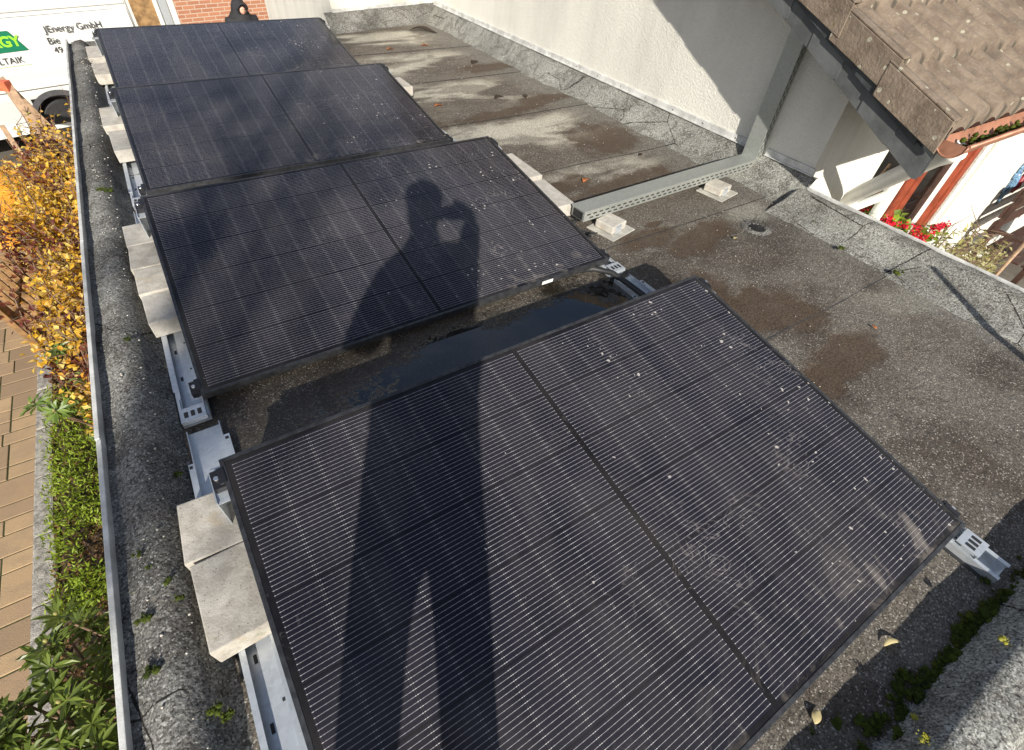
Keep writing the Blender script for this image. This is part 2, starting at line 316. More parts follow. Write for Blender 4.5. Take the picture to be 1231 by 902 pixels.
M['litter'] = mat_leaf('leaf_litter', [(.18, .10, .05), (.28, .15, .06), (.12, .07, .04), (.34, .22, .10)], rough=.9)
M['dryleaf'] = mat_leaf('dry_pale_leaf', [(.72, .60, .30), (.75, .66, .40)]); M['orangeleaf'] = mat_leaf('orange_leaf', [(.60, .20, .06), (.5, .22, .09)])
M['brownleaf'] = mat_leaf('dark_brown_leaf', [(.05, .03, .02), (.09, .05, .03)])

def mat_glass(name, tint=(.02, .022, .025)):
    k = NT(name); return k.out(tint, .03, 0, .8)
def mat_clear():
    k = NT('window_pane_glass'); g = k.n.new('ShaderNodeBsdfGlossy'); g.inputs['Roughness'].default_value = .01
    t = k.n.new('ShaderNodeBsdfTransparent'); t.inputs[0].default_value = (.9, .92, .9, 1)
    f = k.n.new('ShaderNodeFresnel'); f.inputs[0].default_value = 1.5; mx = k.n.new('ShaderNodeMixShader')
    k.lk(k.math('ADD', k.math('MULTIPLY', f.outputs[0], 1.5), .02), mx.inputs[0]); k.lk(t.outputs[0], mx.inputs[1]); k.lk(g.outputs[0], mx.inputs[2])
    k.lk(mx.outputs[0], k.n['Material Output'].inputs[0]); return k.m
M['pane'] = mat_clear(); M['vanglass'] = mat_glass('tinted_vehicle_glass')
def mat_paver():
    k = NT('sandstone_coloured_paver'); gi = k.n.new('ShaderNodeNewGeometry').outputs['Random Per Island']; P = k.pos()
    n = k.n.new('ShaderNodeValToRGB'); k.lk(gi, n.inputs[0]); e = n.color_ramp.elements; e.new(.5)
    e[0].color = (.24, .165, .10, 1); e[1].color = (.33, .225, .13, 1); e[2].color = (.43, .30, .165, 1)
    c = k.mix(k.math('MULTIPLY', k.ss(k.noise(P, 6, 5, .65), .4, .7), .5), n.outputs[0], (.24, .17, .11))
    b = k.noise(P, 120, 3, .7); c = k.mix(k.math('MULTIPLY', k.ss(b, .56, .7), .4), c, (.16, .12, .08))
    k.bump(b, .5, .006); return k.out(c, .9)
M['paver'] = mat_paver()
def mat_ground():
    k = NT('garden_ground'); P = k.pos(); c = k.mix(k.ss(k.noise(P, .6, 6, .65), .4, .62), (.07, .055, .04), (.16, .145, .12))
    c = k.mix(k.math('MULTIPLY', k.noise(P, 40, 4, .7), .5), c, (.05, .045, .035)); k.bump(k.noise(P, 30, 5, .7), .6, .02); return k.out(c, .95)
M['ground'] = mat_ground(); M['joint'] = plain('mossy_joint_sand', (.05, .06, .02), .95, 0, .5, 30)

# ------------------------------------------------------------------ mesh helpers
class MB:
    def __init__(s): s.bm = bmesh.new()
    def quad(s, *p, mi=0):
        f = s.bm.faces.new([s.bm.verts.new(Vector(q)) for q in p]); f.material_index = mi; return f
    def box(s, lo, hi, mt=None, bevel=0, mi=0):
        lo, hi = Vector(lo), Vector(hi); g = bmesh.ops.create_cube(s.bm, size=1)
        vs = g['verts']; c = (lo + hi) / 2; d = hi - lo
        for v in vs: v.co = Vector((v.co.x * d.x, v.co.y * d.y, v.co.z * d.z)) + c
        fs = set(f for v in vs for f in v.link_faces)
        if bevel:
            es = list(set(e for v in vs for e in v.link_edges))
            r = bmesh.ops.bevel(s.bm, geom=es, offset=bevel, segments=2, affect='EDGES', profile=.6)
            vs = list(set(list(r['verts']) + [v for v in vs if v.is_valid])); fs = set(f for v in vs for f in v.link_faces)
        for f in fs: f.material_index = mi
        if mt is not None:
            for v in vs: v.co = mt @ v.co
        return vs
    def tube(s, pts, rad, seg=10, cap=True):
        pts = [Vector(p) for p in pts]; rings = []
        for i, p in enumerate(pts):
            d = (pts[min(i + 1, len(pts) - 1)] - pts[max(i - 1, 0)]).normalized()
            a = d.cross(UP if abs(d.z) < .9 else Vector((1, 0, 0))).normalized(); b = d.cross(a)
            r = rad[i] if isinstance(rad, (list, tuple)) else rad
            rings.append([s.bm.verts.new(p + (a * math.cos(t) + b * math.sin(t)) * r) for t in [2 * math.pi * j / seg for j in range(seg)]])
        for q, w in zip(rings, rings[1:]):
            for j in range(seg): s.bm.faces.new((q[j], q[(j + 1) % seg], w[(j + 1) % seg], w[j])).smooth = True
        if cap:
            s.bm.faces.new(rings[0][::-1]); s.bm.faces.new(rings[-1])
    def prism(s, poly, ext):
        """poly: coplanar points, ext: extrusion vector"""
        ext = Vector(ext); a = [s.bm.verts.new(Vector(p)) for p in poly]; b = [s.bm.verts.new(Vector(p) + ext) for p in poly]
        n = len(a); s.bm.faces.new(a[::-1]); s.bm.faces.new(b)
        for i in range(n): s.bm.faces.new((a[i], a[(i + 1) % n], b[(i + 1) % n], b[i]))
    def blob(s, c, r, sub=2, amp=.2, sc=None, seed=0):
        g = bmesh.ops.create_icosphere(s.bm, subdivisions=sub, radius=1); c = Vector(c); sc = Vector(sc or (1, 1, 1))
        for v in g['verts']:
            k = 1 + amp * noise.noise(v.co * 2.2 + Vector((seed, seed * 1.7, 3)))
            v.co = Vector((v.co.x * sc.x, v.co.y * sc.y, v.co.z * sc.z)) * r * k + c
        for v in g['verts']:
            for f in v.link_faces: f.smooth = True
    def leaf(s, p, d, n, L, W, fold=.25, pts=4):
        p, d, n = Vector(p), Vector(d).normalized(), Vector(n); w = d.cross(n)
        if w.length < 1e-4: w = d.cross(Vector((.3, .5, .8)))
        w.normalize(); n = w.cross(d)
        a = s.bm.verts.new(p); t = s.bm.verts.new(p + d * L - n * L * .12)
        m1 = p + d * L * .45
        l = s.bm.verts.new(m1 + w * W / 2 + n * W * fold); r = s.bm.verts.new(m1 - w * W / 2 + n * W * fold); m = s.bm.verts.new(m1)
        if pts > 4:
            m2 = p + d * L * .75
            l2 = s.bm.verts.new(m2 + w * W * .36 + n * W * fold * .7); r2 = s.bm.verts.new(m2 - w * W * .36 + n * W * fold * .7)
            s.bm.faces.new((a, m, l)); s.bm.faces.new((m, t, l2, l)); s.bm.faces.new((a, r, m)); s.bm.faces.new((m, r, r2, t))
        else:
            s.bm.faces.new((a, m, t, l)); s.bm.faces.new((a, r, t, m))
    def build(s, name, mat, parent=None, smooth=False, recalc=True, mats=None):
        if recalc: bmesh.ops.recalc_face_normals(s.bm, faces=s.bm.faces)
        me = bpy.data.meshes.new(name); s.bm.to_mesh(me); s.bm.free()
        for m in (mats or [mat]): me.materials.append(m)
        if smooth:
            for p in me.polygons: p.use_smooth = True
        o = bpy.data.objects.new(name, me); C.objects.link(o)
        if parent: o.parent = parent
        return o

def tag(o, label=None, cat=None, group=None, kind=None):
    if label: o['label'] = label
    if cat: o['category'] = cat
    if group: o['group'] = group
    if kind: o['kind'] = kind
    return o
def empty(name, label, cat, loc=(0, 0, 0), rz=0, group=None, rot=None):
    o = bpy.data.objects.new(name, None); C.objects.link(o); o.location = loc; o.rotation_euler = rot or (0, 0, rz); o.empty_display_size = .1
    return tag(o, label, cat, group)
def rect(name, lo, hi, mat, parent=None, bevel=0, mt=None):
    b = MB(); b.box(lo, hi, mt, bevel); return b.build(name, mat, parent)
def rnd(a, b): return random.uniform(a, b)
def rdir(zmin=-1.):
    while True:
        v = Vector((rnd(-1, 1), rnd(-1, 1), rnd(-1, 1)))
        if .05 < v.length < 1 and v.z / v.length >= zmin: return v.normalized()

# ------------------------------------------------------------------ camera, world, sun
CAM = Vector((.198, .189, 1.355))
ax = Vector((.843, -.535, .060)); ay = Vector((-.352, -.631, -.691)); az = Vector((.408, .561, -.720))
az.normalize(); ax = (ax - az * ax.dot(az)).normalized(); ayd = az.cross(ax)     # right, forward
up = ax.cross(az).normalized()
if up.dot(-ay) < 0: up = -up
mtx = Matrix((ax, up, -az)).transposed().to_4x4(); mtx.translation = CAM
cd = bpy.data.cameras.new('camera'); cam = bpy.data.objects.new('camera', cd); C.objects.link(cam); cam.matrix_world = mtx
cd.sensor_width = 36; cd.lens = 36 * 582.57 / 1231; cd.clip_start = .01; cd.clip_end = 400
SC.camera = cam

w = bpy.data.worlds.new('World'); SC.world = w; w.use_nodes = True; nt = w.node_tree
sky = nt.nodes.new('ShaderNodeTexSky'); sky.sky_type = 'NISHITA'; sky.sun_disc = False
tos = -SUN; sky.sun_elevation = math.asin(tos.z); sky.sun_rotation = math.atan2(tos.x, tos.y) % (2 * math.pi)
bg = nt.nodes['Background']; bg.inputs[1].default_value = .085
tc = nt.nodes.new('ShaderNodeTexCoord'); nz = nt.nodes.new('ShaderNodeTexNoise'); nz.inputs['Scale'].default_value = 3.2; nz.inputs['Detail'].default_value = 6; nz.inputs['Distortion'].default_value = .3
mp = nt.nodes.new('ShaderNodeMapping'); mp.inputs['Scale'].default_value = (1, 1, 2.0); nt.links.new(tc.outputs['Generated'], mp.inputs[0]); nt.links.new(mp.outputs[0], nz.inputs['Vector'])
mr = nt.nodes.new('ShaderNodeMapRange'); mr.interpolation_type = 'SMOOTHSTEP'; mr.inputs[1].default_value = .52; mr.inputs[2].default_value = .74; nt.links.new(nz.outputs['Fac'], mr.inputs[0])
mxx = nt.nodes.new('ShaderNodeMix'); mxx.data_type = 'RGBA'; sx = nt.nodes.new('ShaderNodeSeparateXYZ'); nt.links.new(tc.outputs['Generated'], sx.inputs[0])
lowc = nt.nodes.new('ShaderNodeMapRange'); lowc.interpolation_type = 'SMOOTHSTEP'; lowc.inputs[1].default_value = .80; lowc.inputs[2].default_value = .30; nt.links.new(sx.outputs[2], lowc.inputs[0])
n2 = nt.nodes.new('ShaderNodeMapRange'); n2.interpolation_type = 'SMOOTHSTEP'; n2.inputs[1].default_value = .36; n2.inputs[2].default_value = .58; nt.links.new(nz.outputs['Fac'], n2.inputs[0])
ml = nt.nodes.new('ShaderNodeMath'); ml.operation = 'MULTIPLY'; nt.links.new(lowc.outputs[0], ml.inputs[0]); nt.links.new(n2.outputs[0], ml.inputs[1])
mx2 = nt.nodes.new('ShaderNodeMath'); mx2.operation = 'MAXIMUM'; nt.links.new(ml.outputs[0], mx2.inputs[0]); nt.links.new(mr.outputs[0], mx2.inputs[1]); nt.links.new(mx2.outputs[0], mxx.inputs[0]); nt.links.new(sky.outputs[0], mxx.inputs[6]); mxx.inputs[7].default_value = (6.2, 6.1, 6.1, 1)
nt.links.new(mxx.outputs[2], bg.inputs[0])
sd = bpy.data.lights.new('sun', 'SUN'); sd.energy = 5.0; sd.angle = R(.55); sd.color = (1, .94, .84)
so = bpy.data.objects.new('sun', sd); C.objects.link(so); so.rotation_euler = SUN.to_track_quat('-Z', 'Y').to_euler()
SC.view_settings.view_transform = 'Standard'; SC.view_settings.look = 'None'; SC.view_settings.gamma = 1; SC.view_settings.exposure = .6
SC.render.engine = 'CYCLES'; SC.render.resolution_x = 1024; SC.render.resolution_y = 750

G = -2.4
# ------------------------------------------------------------------ ground
b = MB(); b.quad((-150, -150, G - .03), (150, -150, G - .03), (150, 150, G - .03), (-150, 150, G - .03)); tag(b.build('ground', M['ground']), kind='structure')
b = MB(); b.quad((-6, -3, G - .006), (-1.80, -3, G - .006), (-1.80, 9.5, G - .006), (-6, 9.5, G - .006)); tag(b.build('paving_bed', M['joint']), kind='structure')
b = MB(); T = Matrix.Rotation(R(-2), 4, 'Z')
y = -2.0; row = 0
widths = [.16, .16, .235, .16]
while y < 9.2:
    wy = random.choice([.15, .15, .20, .27]); x = -1.80
    while x > -5.5:
        wx = random.choice([.20, .20, .25, .30])
        b.box((x - wx + .005, y + .005, G - .05), (x - .005, y + wy - .005, G + rnd(-.003, .003)), None, .006); x -= wx
    y += wy
o = b.build('patio_paving', M['paver']); tag(o, kind='structure')
b = MB(); y = -2.
while y < 9:
    L = rnd(.45, .6); b.box((-1.79 + rnd(-.006, .006), y + .004, G - .1), (-1.66 + rnd(-.012, .012), y + L - .004, G + .055 + rnd(-.006, .006)), None, .012); y += L
tag(b.build('kerb_edging', M['kerb']), kind='structure')
b = MB()
n = 60; m = 10; V = {}
for i in range(n + 1):
    for j in range(m + 1):
        x = -1.655 + j / m * (1.655 - .34); yy = -2 + i / n * 11.; V[i, j] = b.bm.verts.new((x, yy, G + .01 + .05 * noise.noise(Vector((x * 3, yy * 3, 0))) + .03 * (j > 0)))
for i in range(n):
    for j in range(m): b.bm.faces.new((V[i, j], V[i, j + 1], V[i + 1, j + 1], V[i + 1, j]))
tag(b.build('flower_bed_soil', M['soil'], smooth=True), kind='structure')

# ------------------------------------------------------------------ flat roof building
XL, XR, YN = -.30, 3.36, -.16
roof = empty('flat_roofed_building', 'low building under the solar panels with a granulated bitumen flat roof', 'building', (0, 0, 0))
b = MB(); b.box((XL + .01, -.90, G), (XR - .03, 6.40, -.06)); b.build('wall', M['smooth'], roof)
# membrane strips, each lapping the next by a few millimetres
seams = [-.10, .885, 1.78, 2.69, 3.65, 4.66, 5.66, 6.52]
for i in range(len(seams) - 1):
    y0, y1 = seams[i] - (.14 if i == 0 else .0), seams[i + 1] + (.07 if i < 6 else .5)
    b = MB(); nx, ny = 90, 26; V = {}
    for a in range(nx + 1):
        for c in range(ny + 1):
            x = -.16 + a / nx * 3.62; f = c / ny
            wob = .012 * noise.noise(Vector((x * 1.8, i * 9, 0))) + .003 * noise.noise(Vector((x * 11, i * 9, 2)))
            yy = y0 + (y1 - y0) * f + wob * (1 if c == 0 else 0)
            z = .0045 * (1 - f) + .004 * noise.noise(Vector((x * 1.5, yy * 1.5, 5))) + .0012 * noise.noise(Vector((x * 9, yy * 9, 1)))
            V[a, c] = b.bm.verts.new((x, yy, z))
    for a in range(nx):
        for c in range(ny): b.bm.faces.new((V[a, c], V[a + 1, c], V[a + 1, c + 1], V[a, c + 1])).smooth = True
        b.quad(V[a, 0].co - Vector((0, 0, .009)), V[a + 1, 0].co - Vector((0, 0, .009)), V[a + 1, 0].co, V[a, 0].co, mi=1); wl = .004 + .004 * noise.noise(Vector((V[a, 0].co.x * 6, i, 7)))
        b.quad(V[a, 0].co - Vector((0, wl, .0022)), V[a + 1, 0].co - Vector((0, wl, .0022)), V[a + 1, 0].co + Vector((0, 0, .0003)), V[a, 0].co + Vector((0, 0, .0003)), mi=1)
    b.build('membrane_strip', None, roof, recalc=False, mats=[M['membrane'], M['rubber']])
def sweep(name, prof, p0, p1, side, mat, parent, step=.03, amp=.006, label=None, freq=6, prof2=None):
    """profile of (offset across, height) swept from p0 to p1 with a rough surface"""
    p0, p1 = Vector(p0), Vector(p1); d = (p1 - p0); L = d.length; d.normalize(); s_ = Vector(side)
    pr = []
    for (a, h), (a2, h2) in zip(prof, prof[1:]):
        n_ = max(1, int(math.hypot(a2 - a, h2 - h) / .018))
        pr += [(a + (a2 - a) * i / n_, h + (h2 - h) * i / n_) for i in range(n_)]
    pr.append(prof[-1]); N = int(L / step); b = MB(); V = []
    for i in range(N + 1):
        q = p0 + d * L * i / N; r_ = []
        for (a, h) in pr:
            v = q + s_ * a + UP * h
            k = noise.noise(v * freq) * amp + noise.noise(v * freq * 4) * amp * .5
            r_.append(b.bm.verts.new(v + UP * k + s_ * noise.noise(v * freq * .5 + Vector((9, 9, 9))) * amp * 1.5))
        V.append(r_)
    for q, w_ in zip(V, V[1:]):
        for j in range(len(pr) - 1): b.bm.faces.new((q[j], q[j + 1], w_[j + 1], w_[j])).smooth = True
    return b.build(name, mat, parent)
# left curb: offset measured from the roof edge inwards (+x)
sweep('curb', [(.0, .070), (.030, .072), (.05, .088), (.10, .094), (.135, .068), (.168, .012), (.21, -.01)], (-.318, -.9, 0), (-.318, 6.47, 0), (1, 0, 0), M['curb'], roof, label='rough grey granulated curb along the garden edge')
# near curb (runs along x), foot at y=-.17
sweep('curb', [(-.05, -.012), (.0, .006), (.035, .085), (.05, .10), (.13, .105), (.16, .06), (.17, .0), (.30, -.02)], (-.2, -.155, 0), (3.5, -.215, 0), (0, -1, 0), M['curb_light'], roof)
# membrane behind the near curb
b = MB(); b.quad((-.25, -.92, -.012), (3.5, -.92, -.012), (3.5, -.30, -.012), (-.25, -.30, -.012)); b.build('membrane_strip', M['membrane'], roof)
# right curb beside the drop, y < 1.65
sweep('curb', [(-.02, .05), (.0, .088), (.06, .088), (.14, .05), (.30, .006), (.36, -.008)], (3.39, -.9, 0), (3.39, 1.66, 0), (-1, 0, 0), M['curb_light'], roof)
# wall upstand, y 1.65 .. 6.9
sweep('upstand', [(.0, .150), (.02, .145), (.07, .09), (.15, .02), (.24, -.008)], (3.452, 1.63, 0), (3.452, 6.98, 0), (-1, 0, 0), M['curb_light'], roof, amp=.009)
# back curb and upstand
bd = Vector((math.cos(R(12.5)), math.sin(R(12.5)), 0)); bn = Vector((bd.y, -bd.x, 0))
sweep('upstand', [(.0, .17), (.02, .165), (.06, .10), (.11, .02), (.16, -.008)], Vector((1.98, 6.66, 0)), Vector((1.98, 6.66, 0)) + bd * 1.52, bn, M['curb'], roof)
sweep('curb', [(-.02, .03), (.0, .075), (.05, .075), (.11, .01), (.14, -.01)], (XL, 6.49, 0), (2.02, 6.60, 0), (0, -1, 0), M['curb'], roof)
# metal edge trim
for (p, q) in (((-.331, -.95), (-.318, 6.50)),):
    y = p[1]
    while y < q[1]:
        y2 = min(y + 1.25, q[1]); b = MB(); dz = rnd(-.002, .002); dx = rnd(-.002, .002)
        b.box((p[0] + dx, y, -.05), (q[0] + dx, y2 - .004, .100 + dz), None, .002); b.build('edge_trim', M['edge'], roof); y = y2
b = MB(); b.box((3.395, -.95, .0), (3.41, 1.64, .098), None, .002); b.build('edge_trim', M['edge'], roof)
b = MB(); b.box((XL, 6.49, -.03), (1.98, 6.505, .085), None, .002); b.build('edge_trim', M['edge'], roof)

# ------------------------------------------------------------------ solar panels
TILT = .14938; ROWS = [(0., 0., .13, 'nearest and largest, with the shadow of two legs', 'front'),
    (-.029, 1.557, .129, 'second from the front, with bird marks on its right half', 'second'),
    (-.037, 3.132, .123, 'third from the front, between two other panels', 'third'),
    (-.046, 4.579, .147, 'farthest one, nearest the white van', 'far')]
PW, PD, FT = 1.722 * 1.049, 1.134 * 1.049, .030
ROWS = [(.198 + 1.049 * (a - .198), .189 + 1.049 * (b_ - .189), 1.355 + 1.049 * (c - 1.355), d, e_) for a, b_, c, d, e_ in ROWS]
def bars(h0, h1, wd, W=PW, D=PD, bevel=.0012):
    b = MB(); b.box((0, 0, h0), (W, wd, h1), None, bevel); b.box((0, D - wd, h0), (W, D, h1), None, bevel)
    b.box((0, wd, h0), (wd, D - wd, h1), None, bevel); b.box((W - wd, wd, h0), (W, D - wd, h1), None, bevel); return b
def make_panel(label):
    t = empty('solar_panel', label, 'solar panel', group='black solar panels in four rows on the flat roof')
    bars(-FT, 0, .011).build('frame', M['frame'], t)
    b = MB(); b.box((.011, .011, -.0085), (PW - .011, PD - .011, -.0015)); b.build('glass', M['cells'], t)
    b = MB(); b.box((.010, .010, -.014), (PW - .010, PD - .010, -.0095)); b.build('backsheet', M['clamp'], t)
    b = MB(); b.box((PW * .78, -.0012, -.024), (PW * .78 + .06, .0, -.006)); b.build('sticker', M['sticker'], t)
    return t
p0 = make_panel('x')
for i, (dx, y, z, lab, k) in enumerate(ROWS):
    if i == 0: t = p0
    else:
        t = p0.copy(); C.objects.link(t)
        for ch in list(p0.children):
            if i == 2 and ch.name.startswith('sticker'): continue
            c = ch.copy(); C.objects.link(c); c.parent = t
    t.location = (dx, y, z); t.rotation_euler = (TILT, 0, 0); t['label'] = 'black solar panel, ' + lab
def on_panel(i, u, v, h=0):
    dx, y, z, _, _ = ROWS[i]; return Vector((dx + u, y + v * math.cos(TILT) - h * math.sin(TILT), z + v * math.sin(TILT) + h * math.cos(TILT)))

# ------------------------------------------------------------------ mounting rails
def pmat(i, u, v): 
    return Matrix.Translation(on_panel(i, u, v)) @ Matrix.Rotation(TILT, 4, 'X')
def channel(b, x0, x1, y0, y1, z0, h, t=.0025, lip=.014):
    b.box((x0, y0, z0), (x1, y1, z0 + t)); b.box((x0, y0, z0 + t), (x0 + t, y1, z0 + h)); b.box((x1 - t, y0, z0 + t), (x1, y1, z0 + h))
    if lip: b.box((x0 + t, y0, z0 + h - t), (x0 + lip, y1, z0 + h)); b.box((x1 - lip, y0, z0 + h - t), (x1 - t, y1, z0 + h))
def rail(side, label, y0, y1):
    sgn = -1 if side == 'L' else 1; X0 = -.112 if side == 'L' else 1.735
    t = empty('mounting_rail', label, 'mounting rail', (0, 0, 0), group='galvanised rails under the ends of the panels')
    # long base channels, one per row, with overlap trays between
    for i, (dx, y, z, _, _) in enumerate(ROWS):
        a0 = max(y0, y - .16) if i == 0 else y - .06; a1 = y + 1.18
        b = MB(); dx = (0, -.012, -.015, -.02)[i] if side == 'L' else (0, .0, .0, .0)[i]; pdx = ROWS[i][0]
        channel(b, X0 + dx, X0 + dx + .085, a0, a1, .004, .026)
        # slots and holes drawn as small dark plates on the floor of the channel
        yy = a0 + .07
        while yy < a1 - .05:
            b.box((X0 + dx + .022, yy, .0064), (X0 + dx + .030, yy + .022, .0071), mi=1); b.box((X0 + dx + .058, yy + .05, .0064), (X0 + dx + .064, yy + .058, .0071), mi=1); yy += .16
        b.build('channel', None, t, mats=[M['zinc'], M['rubber']])
        # rubber mat
        yy = a0 + .02
        while yy < a1: b = MB(); b.box((X0 + dx - .012, yy, .0), (X0 + dx + .097, yy + .22, .0042)); b.build('rubber_pad', M['rubber'], t); yy += .42
        # outer flange piece beside the low end of the row
        xo = X0 + dx - .004 if side == 'L' else X0 + dx + .089
        b = MB(); b.box((xo - .0 if side == 'L' else xo - .016, y + .10, .028), (xo + .016 if side == 'L' else xo, y + .50, .0305)); b.build('flange', M['zinc'], t)
        # low bracket
        u = .0 if side == 'L' else PW
        c = on_panel(i, u, .0); xx = c.x - .085 if side == 'L' else c.x
        b = MB(); b.box((X0 + dx + .006, y - .075, .030), (X0 + dx + .079, y - .072, .046)); b.box((X0 + dx + .006, y - .072, .043), (X0 + dx + .079, y - .012, .046))
        b.box((X0 + dx + .006, y - .012, .030), (X0 + dx + .010, y + .05, .040)); b.box((X0 + dx + .075, y - .012, .030), (X0 + dx + .079, y + .05, .040))
        for q in (.016, .036, .056): b.box((X0 + dx + q, y - .058, .0461), (X0 + dx + q + .012, y - .032, .0468), mi=1)
        b.build('low_bracket', None, t, mats=[M['zinc'], M['rubber']])
        # rear support: tray at roof level, post and inclined head
        b = MB(); yr = y + PD * math.cos(TILT)
        if i < 3 or True:
            channel(b, X0 + dx - .006, X0 + dx + .092, yr - .12, yr + .36, .0045, .020, lip=0)
            b.box((X0 + dx - .020, yr - .02, .022), (X0 + dx - .006, yr + .22, .0245)); b.box((X0 + dx + .092, yr - .02, .022), (X0 + dx + .110, yr + .29, .0245))
            b.box((X0 + dx - .018, yr + .200, .0246), (X0 + dx - .009, yr + .212, .0250), mi=1); b.box((X0 + dx + .096, yr + .268, .0246), (X0 + dx + .106, yr + .280, .0250), mi=1); b.build('joining_tray', None, t, mats=[M['zinc'], M['rubber']])
        b = MB(); zt = on_panel(i, 0, PD - .06).z - FT
        xa, xb = (pdx - .036, pdx + .03) if side == 'L' else (pdx + PW - .03, pdx + PW + .034)
        b.box((xa, yr - .10, .03), (xa + .003, yr - .03, zt)); b.box((xb - .003, yr - .10, .03), (xb, yr - .03, zt))
        b.box((xa + .003, yr - .035, .03), (xb - .003, yr - .032, zt))
        b.box((xa, yr - .12, .03), (xb, yr + .02, .034))
        b.box((-(xb - xa) / 2, -.05, -.006), ((xb - xa) / 2, .055, -.002), Matrix.Translation(((xa + xb) / 2, yr - .05, zt)) @ Matrix.Rotation(TILT, 4, 'X'))
        b.build('rear_post', M['zinc'], t)
        # clamps at both corners
        for v in (.022, PD - .075):
            mt = pmat(i, u, v); s1 = -1 if side == 'L' else 1
            b = MB(); xs = (-.030, -.001) if side == 'L' else (.001, .030)
            b.box((xs[0], 0, -FT - .004), (xs[1], .055, -.010), mt, .0015)
            xs2 = (-.010, .006) if side == 'L' else (-.006, .010)
            b.box((xs2[0], .004, .0006), (xs2[1], .050, .0032), mt, .001)
            b.box((-.012 if side == 'L' else .001, .004, -.012), (-.001 if side == 'L' else .012, .050, .001), mt, .001)
            oc = b.build('clamp', M['clamp'], t)
            b = MB(); b.tube([mt @ Vector((s1 * .017, .027, -.010)), mt @ Vector((s1 * .017, .027, -.002))], .0065, 8); b.build('bolt', M['bolt'], oc)
    return t
rail('L', 'galvanised rail along the garden side, under the left ends of the panels', -.14, 6)
rail('R', 'galvanised rail on the wall side, its bright end sticking out past the front panel', -.15, 6)

# ------------------------------------------------------------------ ballast blocks
BL = [ # x, y, yaw, z, label
 (-.062, .885, 1.5, 'pale concrete ballast block at the front panel, the nearer of its pair'),
 (-.068, 1.100, -3, 'pale concrete ballast block at the front panel, tilted beside the rail tray'),
 (-.052, 2.150, 2, 'concrete ballast block at the second panel, nearest of its row of four'),
 (-.062, 2.358, 1, 'concrete ballast block at the second panel, second in its row of four'),
 (-.070, 2.560, -1.5, 'concrete ballast block at the second panel, third in its row of four'),
 (-.074, 2.765, 1, 'concrete ballast block at the second panel, farthest in its row of four'),
 (-.056, 3.955, 2, 'concrete ballast block beside the third panel, nearer of its pair'),
 (-.080, 4.40, 1, 'concrete ballast block beside the third panel, farther of its pair'),
 (-.080, 5.50, 2, 'concrete ballast block beside the farthest panel, nearer of its pair'),
 (-.102, 6.02, 1, 'concrete ballast block beside the farthest panel, farther of its pair'),
 (1.852, 2.275, -3, 'concrete ballast block at the right end of the second panel, next to the cable tray'),
 (1.878, 2.66, 1, 'concrete ballast block at the right end of the second panel, farther from the cable tray'),
 (1.852, 4.42, 0, 'concrete ballast block at the right end of the third panel')]
sizes = {0: (.19, .235), 1: (.20, .185), 6: (.19, .33), 7: (.20, .36), 8: (.19, .34), 9: (.19, .36), 10: (.15, .33), 11: (.17, .34), 12: (.17, .26)}
for i, (x, y, a, lab) in enumerate(BL):
    sx, sy = sizes.get(i, (.195, .195)); b = MB()
    vs = b.box((-sx / 2, -sy / 2, 0), (sx / 2, sy / 2, .068), None, .004)
    for v in b.bm.verts: v.co += Vector((noise.noise(v.co * 40 + Vector((i, 0, 0))), noise.noise(v.co * 40 + Vector((0, i, 3))), noise.noise(v.co * 40 + Vector((3, 0, i))))) * .0022
    o = b.build('ballast_block', M['concrete']); o.location = (x + .004, y, .0315); o.rotation_euler = (R(rnd(-1, 1)), 0, R(a)); tag(o, lab, 'ballast block', 'concrete blocks weighing down the rails')

# ------------------------------------------------------------------ cable tray with riser
def slotrow(b, n, L, z0, z1, face='y', x0=.02, y=-.0006):
    for r_ in range(2):
        zz = z0 + (z1 - z0) * (.3 + .38 * r_)
        k = x0 + (.0 if r_ else .022)
        while k < L - .03: b.box((k, y, zz - .004), (k + .026, 0, zz + .004), mi=1); k += .045
tray = empty('cable_tray', 'galvanised lidded cable tray crossing the roof and climbing the white wall', 'cable tray', (1.885, 1.978, .060), R(2.4))
b = MB(); b.box((0, 0, 0), (1.50, .10, .055), None, .001); slotrow(b, 30, 1.5, .0, .052); b.build('tray_body', None, tray, mats=[M['dullzinc'], M['rubber']])
b = MB(); b.box((-.004, -.004, .052), (1.505, .104, .060), None, .0015); b.build('lid', M['dullzinc'], tray)
b = MB(); b.box((-.003, .012, .006), (0, .088, .046)); b.build('open_end', M['rubber'], tray)
b = MB(); b.box((0, 0, 0), (.058, .10, 2.1), None, .001); zz = .03
while zz < 2.0:
    for q, of in ((.014, 0), (.034, .022)): b.box((q, -.0007, zz + of), (q + .007, 0, zz + of + .026), mi=1)
    zz += .045
ri = b.build('riser', None, tray, mats=[M['dullzinc'], M['rubber']]); ri.location = (1.503, 0, 0)
b = MB(); b.box((-.004, -.004, .058), (.0, .104, 2.1)); o = b.build('riser_lid', M['dullzinc'], ri)
for (x, y, a, lab) in ((2.045, 1.93, 12, 'concrete support block on a pale pad under the open end of the cable tray'), (2.98, 1.975, 10, 'concrete support block on a pale pad under the wall end of the cable tray')):
    t = empty('tray_support', lab, 'support block', (x, y, .004), R(a), 'support blocks under the cable tray')
    b = MB(); b.box((-.095, -.10, 0), (.105, .09, .008), None, .003)
    for v in b.bm.verts: v.co.z += .004 * noise.noise(v.co * 20)
    b.build('pad', M['padgrey'], t)
    b = MB(); b.box((-.06, -.06, .010), (.065, .06, .055), None, .006); b.build('block', M['concrete'], t)
    b = MB(); b.box((-.036, -.068, .010), (.010, -.060, .05), None, .001); b.box((-.036, -.068, .047), (.010, -.02, .052), None, .001); b.build('bracket', M['zinc'], t)

